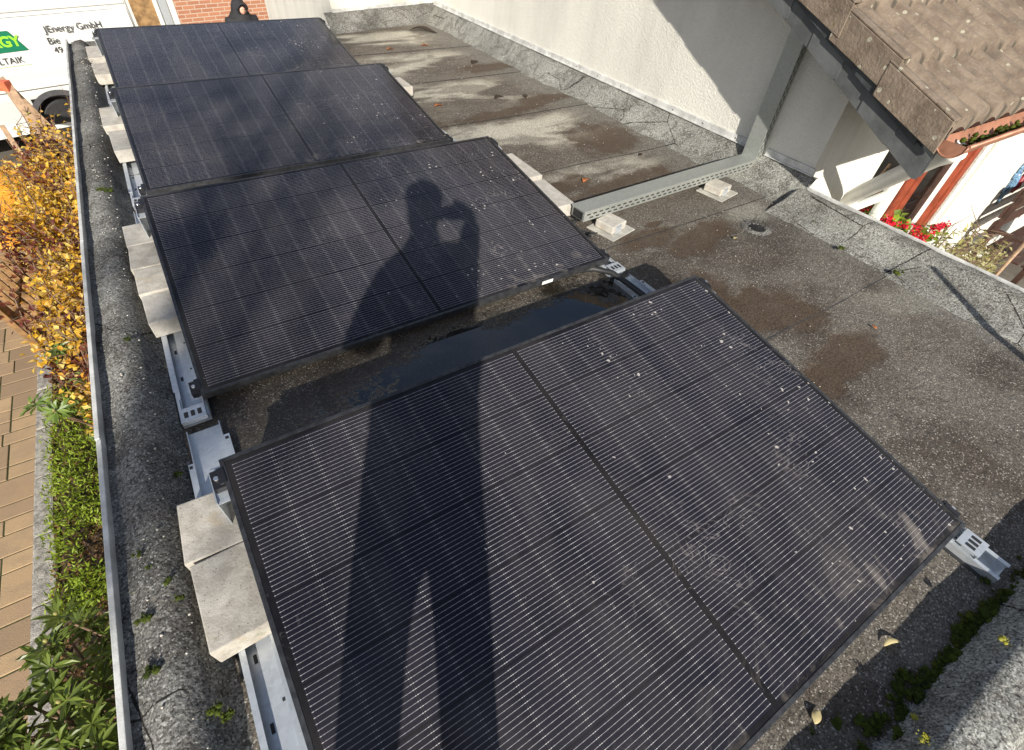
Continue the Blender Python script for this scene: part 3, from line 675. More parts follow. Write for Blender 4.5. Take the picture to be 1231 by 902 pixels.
b = MB(); b.tube([(0, 0, -.02), (0, 0, .30), (.005, .004, .70)], [.030, .022, .012], 12); o = b.build('vent_post', M['zinc']); o.location = (2.74, -.30, 0)
tag(o, 'slim tapered metal post on the near curb casting a long shadow', 'post')
# black cable conduit next to the right rail
b = MB(); b.tube([(1.60, 1.66, .03), (1.68, 1.63, .035), (1.74, 1.56, .035), (1.755, 1.46, .03), (1.76, 1.36, .028), (1.775, 1.22, .03), (1.8, 1.1, .03)], .014, 10)
tag(b.build('cable_conduit', M['rubber']), 'black cable conduit curving between the two front panels at the right rail', 'cable')
b = MB(); pts = []
for k in range(14): pts.append((1.775 + .05 * math.sin(k * .9) * .4 + k * .008, 2.02 - k * .012 + .015 * math.sin(k * 1.7), .055 + .03 * math.sin(k * .5)))
b.tube(pts, .004, 6); b2 = [(p[0] + .02 * math.sin(i), p[1] - .02, p[2] + .008) for i, p in enumerate(pts)]; b.tube(b2, .004, 6)
tag(b.build('loose_cable', M['rubber']), 'thin black cables hanging from the open end of the cable tray', 'cable')

# roof drain with wire leaf guard
t = empty('roof_drain', 'round roof drain with a wire leaf guard sunk into the wet roof', 'roof drain', (2.84, 1.545, .004))
b = MB(); 
seg = 28
for j in range(seg):
    a0, a1 = 2 * math.pi * j / seg, 2 * math.pi * (j + 1) / seg
    def pt(a, r, z): return (math.cos(a) * r, math.sin(a) * r, z)
    b.quad(pt(a0, .040, -.004), pt(a1, .040, -.004), pt(a1, .052, .006), pt(a0, .052, .006)); b.quad(pt(a0, .052, .006), pt(a1, .052, .006), pt(a1, .085, .001), pt(a0, .085, .001))
b.build('collar', M['curb'], t, smooth=True)
b = MB(); b.tube([(0, 0, .0012), (0, 0, .0022)], .045, 24); b.build('opening', M['rubber'], t)
b = MB()
for j in range(9):
    a = 2 * math.pi * j / 9; b.tube([(math.cos(a) * .036, math.sin(a) * .036, 0), (math.cos(a) * .040, math.sin(a) * .040, .035), (math.cos(a) * .030, math.sin(a) * .030, .055 + rnd(0, .012))], .0013, 5)
b.tube([(math.cos(2 * math.pi * j / 20) * .040, math.sin(2 * math.pi * j / 20) * .040, .030) for j in range(21)], .0013, 5)
b.build('leaf_guard', M['rubber'], t)

# ------------------------------------------------------------------ house with gable wall on the right
house = empty('house', 'white rendered house with brown tiled roof and red-brown window frames', 'house', (3.45, 1.68, G))
def hb(name, b, mat, parent=house, **kw):
    o = b.build(name, mat, parent, **kw); o.matrix_parent_inverse = Matrix.Translation(house.location).inverted() if parent is house else Matrix(); return o
SL = .47; YE, ZE = 1.05, .645; YR = 6.0; ZR = ZE + SL * (YR - YE)
def zr(y): return ZE + SL * (y - YE) if y < YR else ZR - SL * (y - YR)
# gable wall (thick slab x 3.45..3.75)
b = MB(); poly = [(3.452, 1.68, G), (3.452, 1.68, zr(1.68) - .16), (3.452, YR, ZR - .16), (3.452, 10.3, zr(10.3) - .16), (3.452, 10.3, G)]
b.prism(poly, (.3, 0, 0)); hb('gable_wall', b, M['render'])
# front wall with window opening x 4.36..6.6, z -1.3..-.0+
b = MB(); WX0, WX1, WZ0, WZ1 = 4.38, 6.46, -1.35, .34
for lo, hi in (((3.755, 1.68, G), (WX0, 1.95, .75)), ((WX0, 1.68, G), (WX1, 1.95, WZ0)), ((WX0, 1.68, WZ1), (WX1, 1.95, .75)), ((WX1, 1.68, G), (14, 1.95, .75))): b.box(lo, hi)
hb('front_wall', b, M['smooth'])
b = MB(); b.box((6.60, 1.655, G), (7.08, 1.678, .60), None, .004); hb('pilaster', b, M['render'])
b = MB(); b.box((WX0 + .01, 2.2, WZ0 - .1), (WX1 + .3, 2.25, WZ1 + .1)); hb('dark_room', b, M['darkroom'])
# window
wf = empty('window', None, None, (0, 0, 0)); wf.parent = house; wf.matrix_parent_inverse = Matrix.Translation(house.location).inverted()
def wb(name, lo, hi, mat, bev=.004):
    b = MB(); b.box(lo, hi, None, bev); return b.build(name, mat, wf)
yf = 1.73
wb('white_frame', (WX0, yf, WZ0), (WX0 + .05, yf + .07, WZ1), M['whitepaint']); wb('white_frame', (5.06, yf, WZ0), (5.20, yf + .07, WZ1), M['whitepaint'])
wb('white_frame', (WX0 + .05, yf, -.375), (5.06, yf + .05, -.335), M['whitepaint'])
wb('white_frame', (6.06, yf, WZ0), (6.20, yf + .07, WZ1), M['whitepaint'])
wb('red_frame', (5.22, yf - .03, WZ0), (5.325, yf + .06, WZ1), M['red'], .012); wb('red_frame', (5.355, yf - .03, WZ0), (5.475, yf + .06, WZ1), M['red'], .012)
wb('red_frame', (6.20, yf - .03, WZ0), (6.29, yf + .06, WZ1), M['red'], .012); wb('red_frame', (6.30, yf - .04, WZ0), (6.42, yf + .06, WZ1), M['red'], .012)
wb('red_frame', (5.325, yf + .0, WZ0), (5.355, yf + .05, WZ1), M['rubber'], .002)
wb('pane', (WX0 + .05, yf + .03, WZ0), (5.06, yf + .036, WZ1), M['pane'], 0); wb('pane', (5.475, yf + .03, WZ0), (6.06, yf + .036, WZ1), M['pane'], 0)
wb('lining', (5.98, yf + .0, WZ0), (6.055, yf + .03, WZ1), M['wood_dark'], .004)
b = MB(); N = 60; V = []
for i in range(N + 1):
    x = 5.44 + .66 * i / N; yy = 1.86 + .018 * math.sin(i * 1.3); V.append((b.bm.verts.new((x, yy, WZ0)), b.bm.verts.new((x, yy, WZ1))))
for q, w_ in zip(V, V[1:]): b.bm.faces.new((q[0], w_[0], w_[1], q[1])).smooth = True
b.build('curtain', M['curtain'], wf)
b = MB(); V = []
for i in range(N + 1):
    x = 4.42 + .66 * i / N; yy = 1.87 + .012 * math.sin(i * 1.1); V.append((b.bm.verts.new((x, yy, WZ0)), b.bm.verts.new((x, yy, -.36 - .012 * (i % 4 < 2)))))
for q, w_ in zip(V, V[1:]): b.bm.faces.new((q[0], w_[0], w_[1], q[1])).smooth = True
b.build('curtain', M['curtain'], wf)
# roof tiles: two slopes, waved
def tiles(ya, yb, sgn):
    b = MB(); nx = int((9.5 - 3.12) / .0188); pitch = .33; k = 0; y = ya
    def zs(yy): return zr(yy)
    cnt = int(abs(yb - ya) / pitch)
    for k in range(cnt):
        e0 = ya + sgn * pitch * k; e1 = e0 + sgn * pitch; rows = []
        wob = [.002 * noise.noise(Vector((i * .05, k * 3.1, 0))) for i in range(nx + 1)]
        for (f, lift) in ((-.02, -.008), (-.02, .034), (.0, .040), (.45, .022), (1.0, .002)):
            r_ = []
            for i in range(nx + 1):
                x = 3.12 + i * .0188; col = int((x - 3.12) / .34)
                yy = e0 + (e1 - e0) * f + sgn * .006 * noise.noise(Vector((col * 5.3, k * 2.7, 1)))
                wv = abs(math.sin(math.pi * (x - 3.12) / .17)) ** .8 * .058
                r_.append(b.bm.verts.new((x, yy, zs(e0 + (e1 - e0) * max(f, 0)) + lift + wv * (1 if lift > 0 else .6) + wob[i])))
            rows.append(r_)
        for q, w_ in zip(rows, rows[1:]):
            for i in range(nx): b.bm.faces.new((q[i], q[i + 1], w_[i + 1], w_[i])).smooth = True
    return b
hb('roof_tiles', tiles(YE, YR, 1), M['tile'], recalc=True)
b = MB(); # plain far slope and the rest of the roof to the right
b.prism([(3.1, YR, ZR + .03), (3.1, 11, zr(11) + .03), (3.1, 11, zr(11) - .05), (3.1, YR, ZR - .05)], (11, 0, 0))
b.prism([(9.4, YE, ZE + .03), (9.4, YR, ZR + .03), (9.4, YR, ZR - .04), (9.4, YE, ZE - .04)], (5, 0, 0)); hb('far_roof_slope', b, M['tile'])
b = MB(); b.prism([(3.13, YE + .02, ZE - .10), (3.13, YR, ZR - .10), (3.13, YR, ZR - .03), (3.13, YE + .02, ZE - .03)], (10.8, 0, 0)); hb('soffit', b, M['wood_dark'])
# verge tiles: flat flaps hanging over the gable edge with a raised rim on top
for k in range(15):
    e0 = YE + .33 * k; e1 = e0 + .37; b = MB(); l = .03 + .003 * (k % 2); xq = 3.080 + .0035 * (k % 2)
    zz0, zz1 = zr(e0) + l + .012, zr(e1) + l - .022
    b.prism([(xq, e0 - .01, zz0 - .115), (xq, e0 - .01, zz0 + .022), (xq, e1, zz1 + .022), (xq, e1, zz1 - .115)], (.013, 0, 0))
    b.prism([(xq, e0 - .01, zz0 + .0225), (xq, e1, zz1 + .0225), (xq, e1, zz1 + .034), (xq, e0 - .01, zz0 + .034)], (.075, 0, 0))
    bmesh.ops.bevel(b.bm, geom=list(b.bm.edges), offset=.003, segments=1, affect='EDGES')
    hb('verge_tile', b, M['tile'])
# slate cladding of the verge board, two overlapping courses
b = MB(); b.prism([(3.125, YE, ZE - .19), (3.125, YE, ZE), (3.125, YR, ZR), (3.125, YR, ZR - .19)], (.03, 0, 0)); hb('verge_board', b, M['slate'])
sl1, sl2 = MB(), MB()
for k in range(26):
    e0 = YE + .195 * k; e1 = e0 + .215; off = .0035 * (k % 2)
    def q(y, d): return (0, y, zr(y) - d)
    X_ = 3.118 - .0045 - .0048 * (k % 2); pts = [(X_, e0 + .022, zr(e0 + .022) - .215), (X_, e1, zr(e1) - .213), (X_, e1, zr(e1) - .10), (X_, e0, zr(e0) - .10), (X_, e0, zr(e0) - .200)]
    sl2.prism(pts, (.004, 0, 0))
    X_ = 3.104 - .0045 - .0048 * (k % 2); e0 += .09; e1 += .09; pts = [(X_, e0, zr(e0) - .115), (X_, e1, zr(e1) - .115), (X_, e1, zr(e1) - .01), (X_, e0, zr(e0) - .01)]
    sl1.prism(pts, (.004, 0, 0))
hb('slate_course', sl2, M['slate2']); hb('slate_course', sl1, M['slate'])
# gutter
b = MB(); gy, gz, gr = YE - .045, ZE - .015, .062; seg = 12; prof = [(gy + gr * math.cos(a), gz - gr * math.sin(a)) for a in [math.pi * j / seg for j in range(seg + 1)]]
x0, x1 = 3.12, 12.
ra = [b.bm.verts.new((x0, p[0], p[1])) for p in prof]; rb = [b.bm.verts.new((x1, p[0], p[1])) for p in prof]
for j in range(seg): b.bm.faces.new((ra[j], ra[j + 1], rb[j + 1], rb[j])).smooth = True
b.bm.faces.new([b.bm.verts.new(v.co) for v in ra])
ri_ = [b.bm.verts.new((x0, gy + (gr - .003) * math.cos(a), gz - (gr - .003) * math.sin(a))) for a in [math.pi * j / seg for j in range(seg + 1)]]
b.tube([(x0, gy - gr, gz), (x1, gy - gr, gz)], .009, 8); b.tube([(x0, gy + gr * math.cos(a), gz - gr * math.sin(a)) for a in [math.pi * j / seg for j in range(seg + 1)]], .004, 6)
hb('gutter', b, M['copper'])
b = MB()
for k in range(70): 
    p = Vector((rnd(3.16, 4.6), gy + rnd(-.03, .03), gz - .045 + rnd(0, .03))); b.blob(p, rnd(.006, .016), 1, .5, seed=k)
hb('gutter_moss', b, M['moss'])['kind'] = 'stuff'
# downpipe: swan neck from the gutter back to the wall
b = MB(); b.tube([(3.31, 1.02, .562), (3.318, 1.035, .545), (3.37, 1.10, .49), (3.88, 1.52, .02), (3.97, 1.59, -.07), (4.0, 1.62, -.18), (4.0, 1.62, G)], .047, 16); hb('downpipe', b, M['whitepaint'])
# roof window / chimney flashing at the top of the frame
b = MB(); b.box((0, 0, 0), (1.3, .9, .07), Matrix.Translation((3.50, 1.80, zr(1.80) + .04)) @ Matrix.Rotation(math.atan(SL), 4, 'X'), .008); o = hb('roof_window', b, M['slate'])
b = MB(); b.box((.10, .10, .072), (1.2, .8, .078), Matrix.Translation((3.50, 1.80, zr(1.80) + .04)) @ Matrix.Rotation(math.atan(SL), 4, 'X')); hb('roof_window_pane', b, M['vanglass'])
# flashing strip with screws along the gable wall
for (ya, yb) in ((1.66, 2.02), (2.17, 4.1), (4.103, 5.9), (5.903, 7.0)):
    b = MB(); b.box((3.437, ya, .150), (3.4515, yb, .192), None, .0015); b.box((3.425, ya, .150), (3.437, yb, .156)); hb('flashing_strip', b, M['edge']); y = ya + .1
    while y < yb: b = MB(); b.tube([(3.434, y, .172), (3.4375, y, .172)], .006, 8); hb('screw', b, M['bolt']); y += .3
# wall ornaments: gecko in mosaic and a small maroon figure
orn = tag(MB().build('wall_ornament', M['lizard']), 'blue mosaic gecko ornament hanging on the sunlit white house wall', 'wall ornament')
bm = bmesh.new(); b = MB(); b.bm.free(); b.bm = bm
pts = [(8.36, -1.12), (8.30, -1.02), (8.27, -.93), (8.25, -.84), (8.22, -.76), (8.19, -.69)]
b.tube([(x, 1.665, z) for x, z in pts], [.008, .020, .035, .055, .05, .035], 8); b.blob((8.175, 1.665, -.64), .055, 2, .1, (1, .35, 1.2))
for (x, z, sx) in ((8.24, -.74, 1), (8.24, -.74, -1), (8.28, -.92, 1), (8.28, -.92, -1)): b.tube([(x, 1.665, z), (x + sx * .09, 1.665, z - .02), (x + sx * .12, 1.665, z + .05)], [.02, .014, .012], 6)
bm.to_mesh(orn.data); bm.free()
b = MB(); b.tube([(8.62, 1.665, -1.02), (8.58, 1.665, -.92), (8.55, 1.665, -.80)], [.012, .04, .02], 8); b.blob((8.545, 1.665, -.77), .035, 1, .1, (1, .4, 1))
tag(b.build('wall_ornament', M['maroon']), 'small maroon figure hanging on the white wall beside the blue gecko', 'wall ornament')

# ------------------------------------------------------------------ geraniums, shrub, bench on the right
def flower_plant(name, label, c, spread, n_heads, n_leaves):
    t = empty(name, label, 'flowering plant', c)
    b = MB()
    for k in range(n_leaves):
        p = Vector((rnd(-1, 1) * spread[0], rnd(-1, 1) * spread[1], rnd(-1, .4) * spread[2])); d = rdir(-.2); b.leaf(p, d, UP + rdir() * .5, .06, .06, .1)
    b.build('leaves', M['lime_leaf'], t)
    for k in range(n_heads):
        b = MB(); h = Vector((rnd(-1, 1) * spread[0], rnd(-1, .6) * spread[1], rnd(.2, 1) * spread[2]))
        for j in range(34): q = h + rdir() * rnd(.01, .036); b.leaf(q, rdir(), rdir(), .022, .022, .1)
        b.build('flower_head', M['petal'], t)
    b = MB(); b.box((-spread[0] * .95, -.06, -spread[2] - .16), (spread[0] * .95, .08, -spread[2] + .02), None, .01); b.build('planter', M['whitepaint'], t)
    return t
flower_plant('geranium', 'red geranium in a window box, the upper left one below the window', (4.70, 1.50, -.42), (.24, .08, .09), 9, 110)
flower_plant('geranium', 'red geranium in a window box, the lower right one beside the door frame', (5.75, 1.50, -.78), (.30, .09, .10), 11, 120)
def leafy(name, label, cat, stems, leafmat, L, W, per, spread, grp=None, twigmat='twig', pts=4, droop=0, extra=None):
    """stems: list of polylines; leaves along the upper two thirds of each"""
    base = Vector(stems[0][0]); t = empty(name, label, cat, base, group=grp); b = MB(); lb = MB(); xb = MB() if extra else None
    for s_ in stems:
        s_ = [Vector(p) - base for p in s_]; n_ = len(s_); b.tube(s_, [.011 * (1 - .6 * i / (n_ - 1)) for i in range(n_)], 5)
        for tw in range(5):
            i = random.randint(2, n_ - 1); d_ = rdir(-.1); b.tube([s_[i], s_[i] + d_ * .09, s_[i] + d_ * .19 + rdir() * .03], [.004, .003, .0015], 4)
        for k in range(per):
            f = rnd(.3, 1) * (n_ - 1); i = min(int(f), n_ - 2); p = s_[i].lerp(s_[i + 1], f - i) + rdir() * rnd(0, spread)
            d = rdir(-.4); d.z -= droop; tgt = lb
            if extra and noise.noise((p + base) * extra[1]) > extra[2]: tgt = xb
            tgt.leaf(p, d, UP + rdir() * .8, L * rnd(.6, 1.15), W * rnd(.7, 1.15), .2, pts)
    b.build('branches', M[twigmat], t); lb.build('foliage', leafmat, t, recalc=False)
    if extra: xb.build('foliage', extra[0], t, recalc=False)
    return t
def stem(p, q, bend=.1, n=6):
    p, q = Vector(p), Vector(q); d = rdir() * bend; return [p.lerp(q, i / (n - 1)) + d * math.sin(math.pi * i / (n - 1)) + rdir() * bend * .12 for i in range(n)]
st = [stem((5.3 + rnd(-.5, .9), 1.2, G), (4.75 + rnd(-.35, 2.2) * 1., 1.15 + rnd(-.15, .15), -.62 + rnd(-.35, .25)), .15) for _ in range(46)]
st = []
for k in range(60):
    f = rnd(0, 1); x = 4.9 + 2.4 * f; z = -.35 - .85 * f + rnd(-.45, .12); st.append(stem((x + rnd(-.2, .2), 1.25, G), (x, 1.18 + rnd(-.15, .15), z), .12))
leafy('privet_shrub', 'pale leafy shrub in front of the sunlit white house wall', 'shrub', st, M['olive'], .075, .026, 75, .10, droop=.1)
bench = empty('garden_bench', 'dark red-brown slatted bench against the white wall at the right edge', 'bench', (8.0, 1.1, G))
for k in range(4): rect('seat_slat', (-.35, -.30 + .14 * k, .44), (1.6, -.19 + .14 * k, .465), M['wood_dark'], bench, .004)
for k in range(3): rect('back_slat', (-.35, .30, .62 + .2 * k), (1.6, .325, .77 + .2 * k), M['wood_dark'], bench, .004)
for x in (-.33, 1.55):
    for y in (-.28, .24): rect('leg', (x, y, 0), (x + .06, y + .06, .44 if y < 0 else 1.2), M['wood_dark'], bench, .004)
    rect('armrest', (x - .01, -.32, .66), (x + .07, .3, .69), M['wood_dark'], bench, .004)
bench.location = (8.35, 1.18, -1.95); 
b = MB(); b.tube([(6.3, .9, G), (7.0, 1.0, -.72)], .016, 8); tag(b.build('garden_cane', M['wood_pale']), 'thin pale wooden cane leaning beside the dark bench', 'cane')

# ------------------------------------------------------------------ white block at the back of the roof
blk = empty('rendered_extension', 'low white rendered extension with a dark roof closing the far end of the flat roof', 'building', (2.0, 6.66, G), R(12.5))
def be(name, pts, ext, mat):
    b = MB(); b.prism(pts, ext); o = b.build(name, mat, blk); o.matrix_parent_inverse = (Matrix.Translation(blk.location) @ Matrix.Rotation(R(12.5), 4, 'Z')).inverted()
be('wall', [(2.085, 6.70, G), (3.445, 7.00, G), (3.445, 11.5, G), (2.33, 11.5, G)], (0, 0, 3.35), M['smooth'])
be('roof', [(1.98, 6.55, .96), (3.44, 6.87, .96), (3.44, 9.0, 2.5), (2.12, 9.0, 2.5)], (0, 0, .07), M['tile'])
b = MB(); b.box((.09, -.001 - .012, 2.40 + .165), (1.48, .012 - .012, 2.40 + .195), None, .001); b.build('flashing_strip', M['edge'], blk)

# ------------------------------------------------------------------ brick house far behind
bh = empty('brick_house', 'red brick house wall beyond the far end of the flat roof', 'house', (-3., 14.1, G), R(12.5))
b = MB(); b.quad((0, 0, 0), (9.5, 0, 0), (9.5, 5.0, 0), (0, 5.0, 0)); o = b.build('wall', M['brick'], bh); o.rotation_euler = (R(90), 0, 0)
b = MB(); b.box((0, .02, 0), (9.5, 6, 4.95)); b.build('wall_core', M['smooth'], bh)
b = MB(); b.prism([(-.3, -.5, 4.95), (-.3, 3, 7.4), (-.3, 6.5, 4.95)], (10.1, 0, 0)); b.build('roof', M['tile'], bh)

# ------------------------------------------------------------------ van
van = empty('panel_van', 'white panel van with green company lettering and its rear door open', 'van', (-.9, 11.6, G), R(15))
# local frame: x along the side (rear to the right), y away from the camera, z up. the side panel is at y=0, the rear at x=1.13
def curve_side(z):  # inward lean of the side above the belt and below
    return .0 if z < 1.0 else .06 * ((z - 1.0) / 1.3) ** 2
ACX, ACZ, AR = -.36, .36, .445
b = MB(); xs = [-4.3 + i * .06 for i in range(int(5.46 / .06) + 1)]; zs = [.28, .45, .6, .75, .86, .895, .93, 1.05, 1.13, 1.165, 1.2, 1.5, 1.8, 1.83, 1.86, 2.0, 2.3]
def vy(x, z):
    y = curve_side(z)
    if .86 < z < .94: y += .012
    if z <= .86: y += (.86 - z) * .22
    if 1.13 <= z: y -= .010
    if 1.10 < z < 1.20: y -= .006
    if 1.81 < z < 1.85: y += .012
    return y
V = {}
for i, x in enumerate(xs):
    for j, z in enumerate(zs): V[i, j] = b.bm.verts.new((x, vy(x, z), z))
def in_arch(x, z): 
    return any(math.hypot(x - cx, z - ACZ) < AR for cx in (ACX, ACX - 3.0))
for i in range(len(xs) - 1):
    for j in range(len(zs) - 1):
        cx = (xs[i] + xs[i + 1]) / 2; cz = (zs[j] + zs[j + 1]) / 2
        if not in_arch(cx, cz): b.bm.faces.new((V[i, j], V[i + 1, j], V[i + 1, j + 1], V[i, j + 1])).smooth = True
# roof, rear shell, far side, nose
e = xs[-1]
b.box((-4.3, .07, 2.3), (e, 1.80, 2.34)); b.box((-4.3, 1.80, .3), (e, 1.86, 2.32)); b.box((-4.32, .02, .3), (-4.28, 1.84, 2.32)); b.box((-5.1, .05, .3), (-4.3, 1.8, 1.25))
b.box((-4.3, .03, .28), (e, 1.8, .34))
b.build('body', M['van'], van, recalc=False)
for cx in (ACX, ACX - 3.0):
    b = MB()   # wheel arch lip
    arc = [(cx + math.cos(a) * (AR + .01), -.022, ACZ + math.sin(a) * (AR + .01)) for a in [math.pi * k / 24 - .05 for k in range(26)]]
    for k in range(25):
        p, q = Vector(arc[k]), Vector(arc[k + 1]); c = Vector((cx, -.022, ACZ)); po, qo = p + (p - c).normalized() * .03, q + (q - c).normalized() * .03
        pi_, qi = c + (p - c) * .90, c + (q - c) * .90
        b.quad(p, q, qo, po); b.quad(pi_, qi, q, p); b.quad(pi_, qi, qi + Vector((0, .25, 0)), pi_ + Vector((0, .25, 0)))
    b.build('wheel_arch', M['vangrey'], van)
for cx in (ACX, ACX - 3.0):
    b = MB(); b.tube([(cx, .06, .34), (cx, .09, .34), (cx, .27, .34), (cx, .29, .34)], [.31, .34, .34, .31], 28); ow = b.build('wheel', M['tyre'], van)
    b = MB(); b.tube([(cx, .052, .34), (cx, .062, .34)], .21, 20); b.build('rim', M['rim'], ow)
# rubbing strip, panel gaps
rect('side_moulding', (-3.9, -.028, .895), (1.0, -.008, .93), M['van'], van, .006)
b = MB(); b.box((-4., -.0125, 1.877 - .02), (e, -.009, 1.882 - .02)); b.box((-4., -.0125, 1.800), (.97, -.009, 1.806)); b.box((.925, -.012, 1.2), (.931, -.009, 2.2)); b.box((1.03, -.012, .95), (1.036, -.009, 2.2)); 
for q in b.bm.verts: q.co.y += curve_side(q.co.z) - .001
b.build('panel_gap', M['seam'], van)
b = MB(); b.box((-3.7, .03, 1.3), (-2.9, .04, 1.95)); b.build('side_window', M['vanglass'], van)
# rear end: frame, plywood lined open door swung out
rect('rear_frame', (e - .01, .03, .45), (e + .03, .12, 2.28), M['van'], van, .01); rect('bumper', (e, .02, .3), (e + .12, 1.84, .5), M['vangrey'], van, .02)
door = empty('rear_door', 'rear door standing open, lined with plywood', None, (e + .03, .05, 0), R(10)); door.parent = van
b = MB(); b.box((0, 0, .5), (.80, .045, 2.26), None, .012); b.build('door_shell', M['van'], door)
rect('plywood', (.06, -.014, .62), (.44, -.002, 2.12), M['ply'], door, .002)
rect('door_lining', (.44, -.035, .60), (.50, .0, 2.2), M['whitepaint'], door, .008); rect('door_lining', (.53, -.03, .60), (.66, .0, 2.2), M['zinc'], door, .006); rect('door_lining', (.70, -.03, .6), (.78, .0, 2.2), M['whitepaint'], door, .008)
b = MB(); b.box((.04, -.02, .6), (.44, -.0145, 1.50), None, .0); b.build('door_pocket', M['whitepaint'], door)
# lettering
def text(s, x, z, h, mat, parent, bold=False, ext=.001, align='LEFT', y=-.017, shear=0, name='lettering'):
    cu = bpy.data.curves.new('t', 'FONT'); cu.body = s; cu.size = h / .72; cu.extrude = ext; cu.align_x = align; cu.shear = shear
    if bold: cu.offset = .012 * h / .1 * .35
    o = bpy.data.objects.new('t', cu); C.objects.link(o); dg = bpy.context.evaluated_depsgraph_get(); dg.update()
    me = bpy.data.meshes.new_from_object(o.evaluated_get(dg)); C.objects.unlink(o); bpy.data.objects.remove(o)
    me.materials.clear(); me.materials.append(mat); n_ = bpy.data.objects.new(name, me); C.objects.link(n_); n_.parent = parent
    n_.location = (x, y, z); n_.rotation_euler = (R(90), 0, 0); return n_
Z0 = -G
t1 = text('JEnergy GmbH', -.07, Z0 - .815, .092, M['lettering'], van)
wd = max(v.co.x for v in t1.data.vertices); t1.scale = (.775 / wd, 1, 1)
text('Bie', -.10, Z0 - .965, .092, M['lettering'], van); text('49', -.075, Z0 - 1.085, .085, M['lettering'], van)
b = MB(); yy = -.0135
b.prism([(-1.25, yy, Z0 - 1.01), (-.375, yy, Z0 - 1.002), (-.51, yy, Z0 - .744), (-1.25, yy, Z0 - .75)], (0, .002, 0)); b.build('logo_field', M['green'], van)
tt = text('ENERGY', -.425, Z0 - .935, .13, M['lime'], van, bold=True, align='RIGHT', y=-.0155); tt.scale = (1.0, 1, 1)
tt = text('PHOTOVOLTAIK', -.50, Z0 - 1.15, .085, M['lettering'], van, align='RIGHT')
b = MB(); b.box((-1.6, -.015, Z0 - 1.186), (-.43, -.0135, Z0 - 1.180)); b.build('logo_line', M['lightgreen'], van)

# ------------------------------------------------------------------ people
def body(name, label, joints, edges, root, cloth, loc, rz, extra=None):
    """one continuous skinned figure. joints: name -> (pos, radius)"""
    names = list(joints); me = bpy.data.meshes.new(name); me.from_pydata([joints[n_][0] for n_ in names], [(names.index(a), names.index(b_)) for a, b_ in edges], [])
    o = bpy.data.objects.new(name, me); C.objects.link(o); mo = o.modifiers.new('skin', 'SKIN')
    for i, n_ in enumerate(names):
        r_ = joints[n_][1]; me.skin_vertices[0].data[i].radius = r_ if isinstance(r_, tuple) else (r_, r_)
    me.skin_vertices[0].data[names.index(root)].use_root = True
    mo.use_smooth_shade = True; ms = o.modifiers.new('sub', 'SUBSURF'); ms.levels = ms.render_levels = 2
    dg = bpy.context.evaluated_depsgraph_get(); dg.update(); m2 = bpy.data.meshes.new_from_object(o.evaluated_get(dg)); o.modifiers.clear(); o.data = m2
    for m_ in cloth: m2.materials.append(m_)
    for p in m2.polygons: p.use_smooth = True
    o.location = loc; o.rotation_euler = (0, 0, rz)
    return o
def limb(j, n, pts):
    for i, (p, r_) in enumerate(pts): j[n + str(i)] = (Vector(p), r_)
def paint(o, fn):
    for p in o.data.polygons: p.material_index = fn(p.center)
def hand(b, wrist, d, palm_n, curl=.5, size=.085, side=1):
    """palm plus five fingers, built from tapered tubes"""
    d = Vector(d).normalized(); n_ = Vector(palm_n).normalized(); w_ = d.cross(n_).normalized() * side; wr = Vector(wrist)
    b.tube([wr, wr + d * size * .4, wr + d * size], [.026, .036, .034], 10)
    for k, (off, L) in enumerate(((-.028, .066), (-.009, .075), (.010, .070), (.027, .054))):
        p = wr + d * size * .95 + w_ * off; q = p + d * L * .45 + n_ * L * .12 * curl; r_ = q + (d * (1 - curl) + n_ * curl).normalized() * L * .33; s_ = r_ + (d * (1 - 1.6 * curl) + n_ * 1.3 * curl).normalized() * L * .25
        b.tube([p, q, r_, s_], [.0095, .009, .008, .006], 8)
    p = wr + d * size * .3 - w_ * .03; b.tube([p, p - w_ * .025 + d * .02 + n_ * .01, p - w_ * .03 + d * .05 + n_ * .025, p - w_ * .022 + d * .07 + n_ * .035], [.013, .012, .010, .007], 8)

# the photographer: stands at the near curb, casts the shadow on the two front panels
PX, PY = -.175, -.36
j = {}
j['pelvis'] = (Vector((0, 0, .99)), (.150, .115)); j['waist'] = (Vector((0, -.02, 1.10)), (.155, .115)); j['chest'] = (Vector((0, -.01, 1.33)), (.185, .13)); j['neck0'] = (Vector((.01, .05, 1.49)), (.075, .07)); j['neck1'] = (Vector((.03, .10, 1.54)), .06)
j['head0'] = (Vector((.05, .15, 1.60)), (.085, .095)); j['head1'] = (Vector((.06, .18, 1.68)), (.082, .094))
E = [('pelvis', 'waist'), ('waist', 'chest'), ('chest', 'neck0'), ('neck0', 'neck1'), ('neck1', 'head0'), ('head0', 'head1')]
PH = CAM + az * -.030     # phone centre, just behind the lens
hands = [PH - ax * .085 - Vector((PX, PY, 0)), PH + ax * .085 - Vector((PX, PY, 0))]
for s_, nm, hd in ((-1, 'l', hands[0]), (1, 'r', hands[1])):
    limb(j, 'leg' + nm, [((s_ * .100, 0, .84), .084), ((s_ * .116, .01, .50), .062), ((s_ * .128, -.01, .27), .056), ((s_ * .130, -.02, .06), .042), ((s_ * .135, .13, .035), .036)])
    E += [('pelvis', 'leg%s0' % nm)] + [('leg%s%d' % (nm, i), 'leg%s%d' % (nm, i + 1)) for i in range(4)]
    sh = Vector((s_ * .19, 0, 1.43)); el = Vector((s_ * .235 - (.03 if s_ > 0 else 0), .12, 1.13)); wr = hd - az * .05 + Vector((s_ * .02, -.07, -.03))
    limb(j, 'arm' + nm, [(sh, .082), (el, .074), (wr, .046)])
    E += [('chest', 'arm%s0' % nm), ('arm%s0' % nm, 'arm%s1' % nm), ('arm%s1' % nm, 'arm%s2' % nm)]
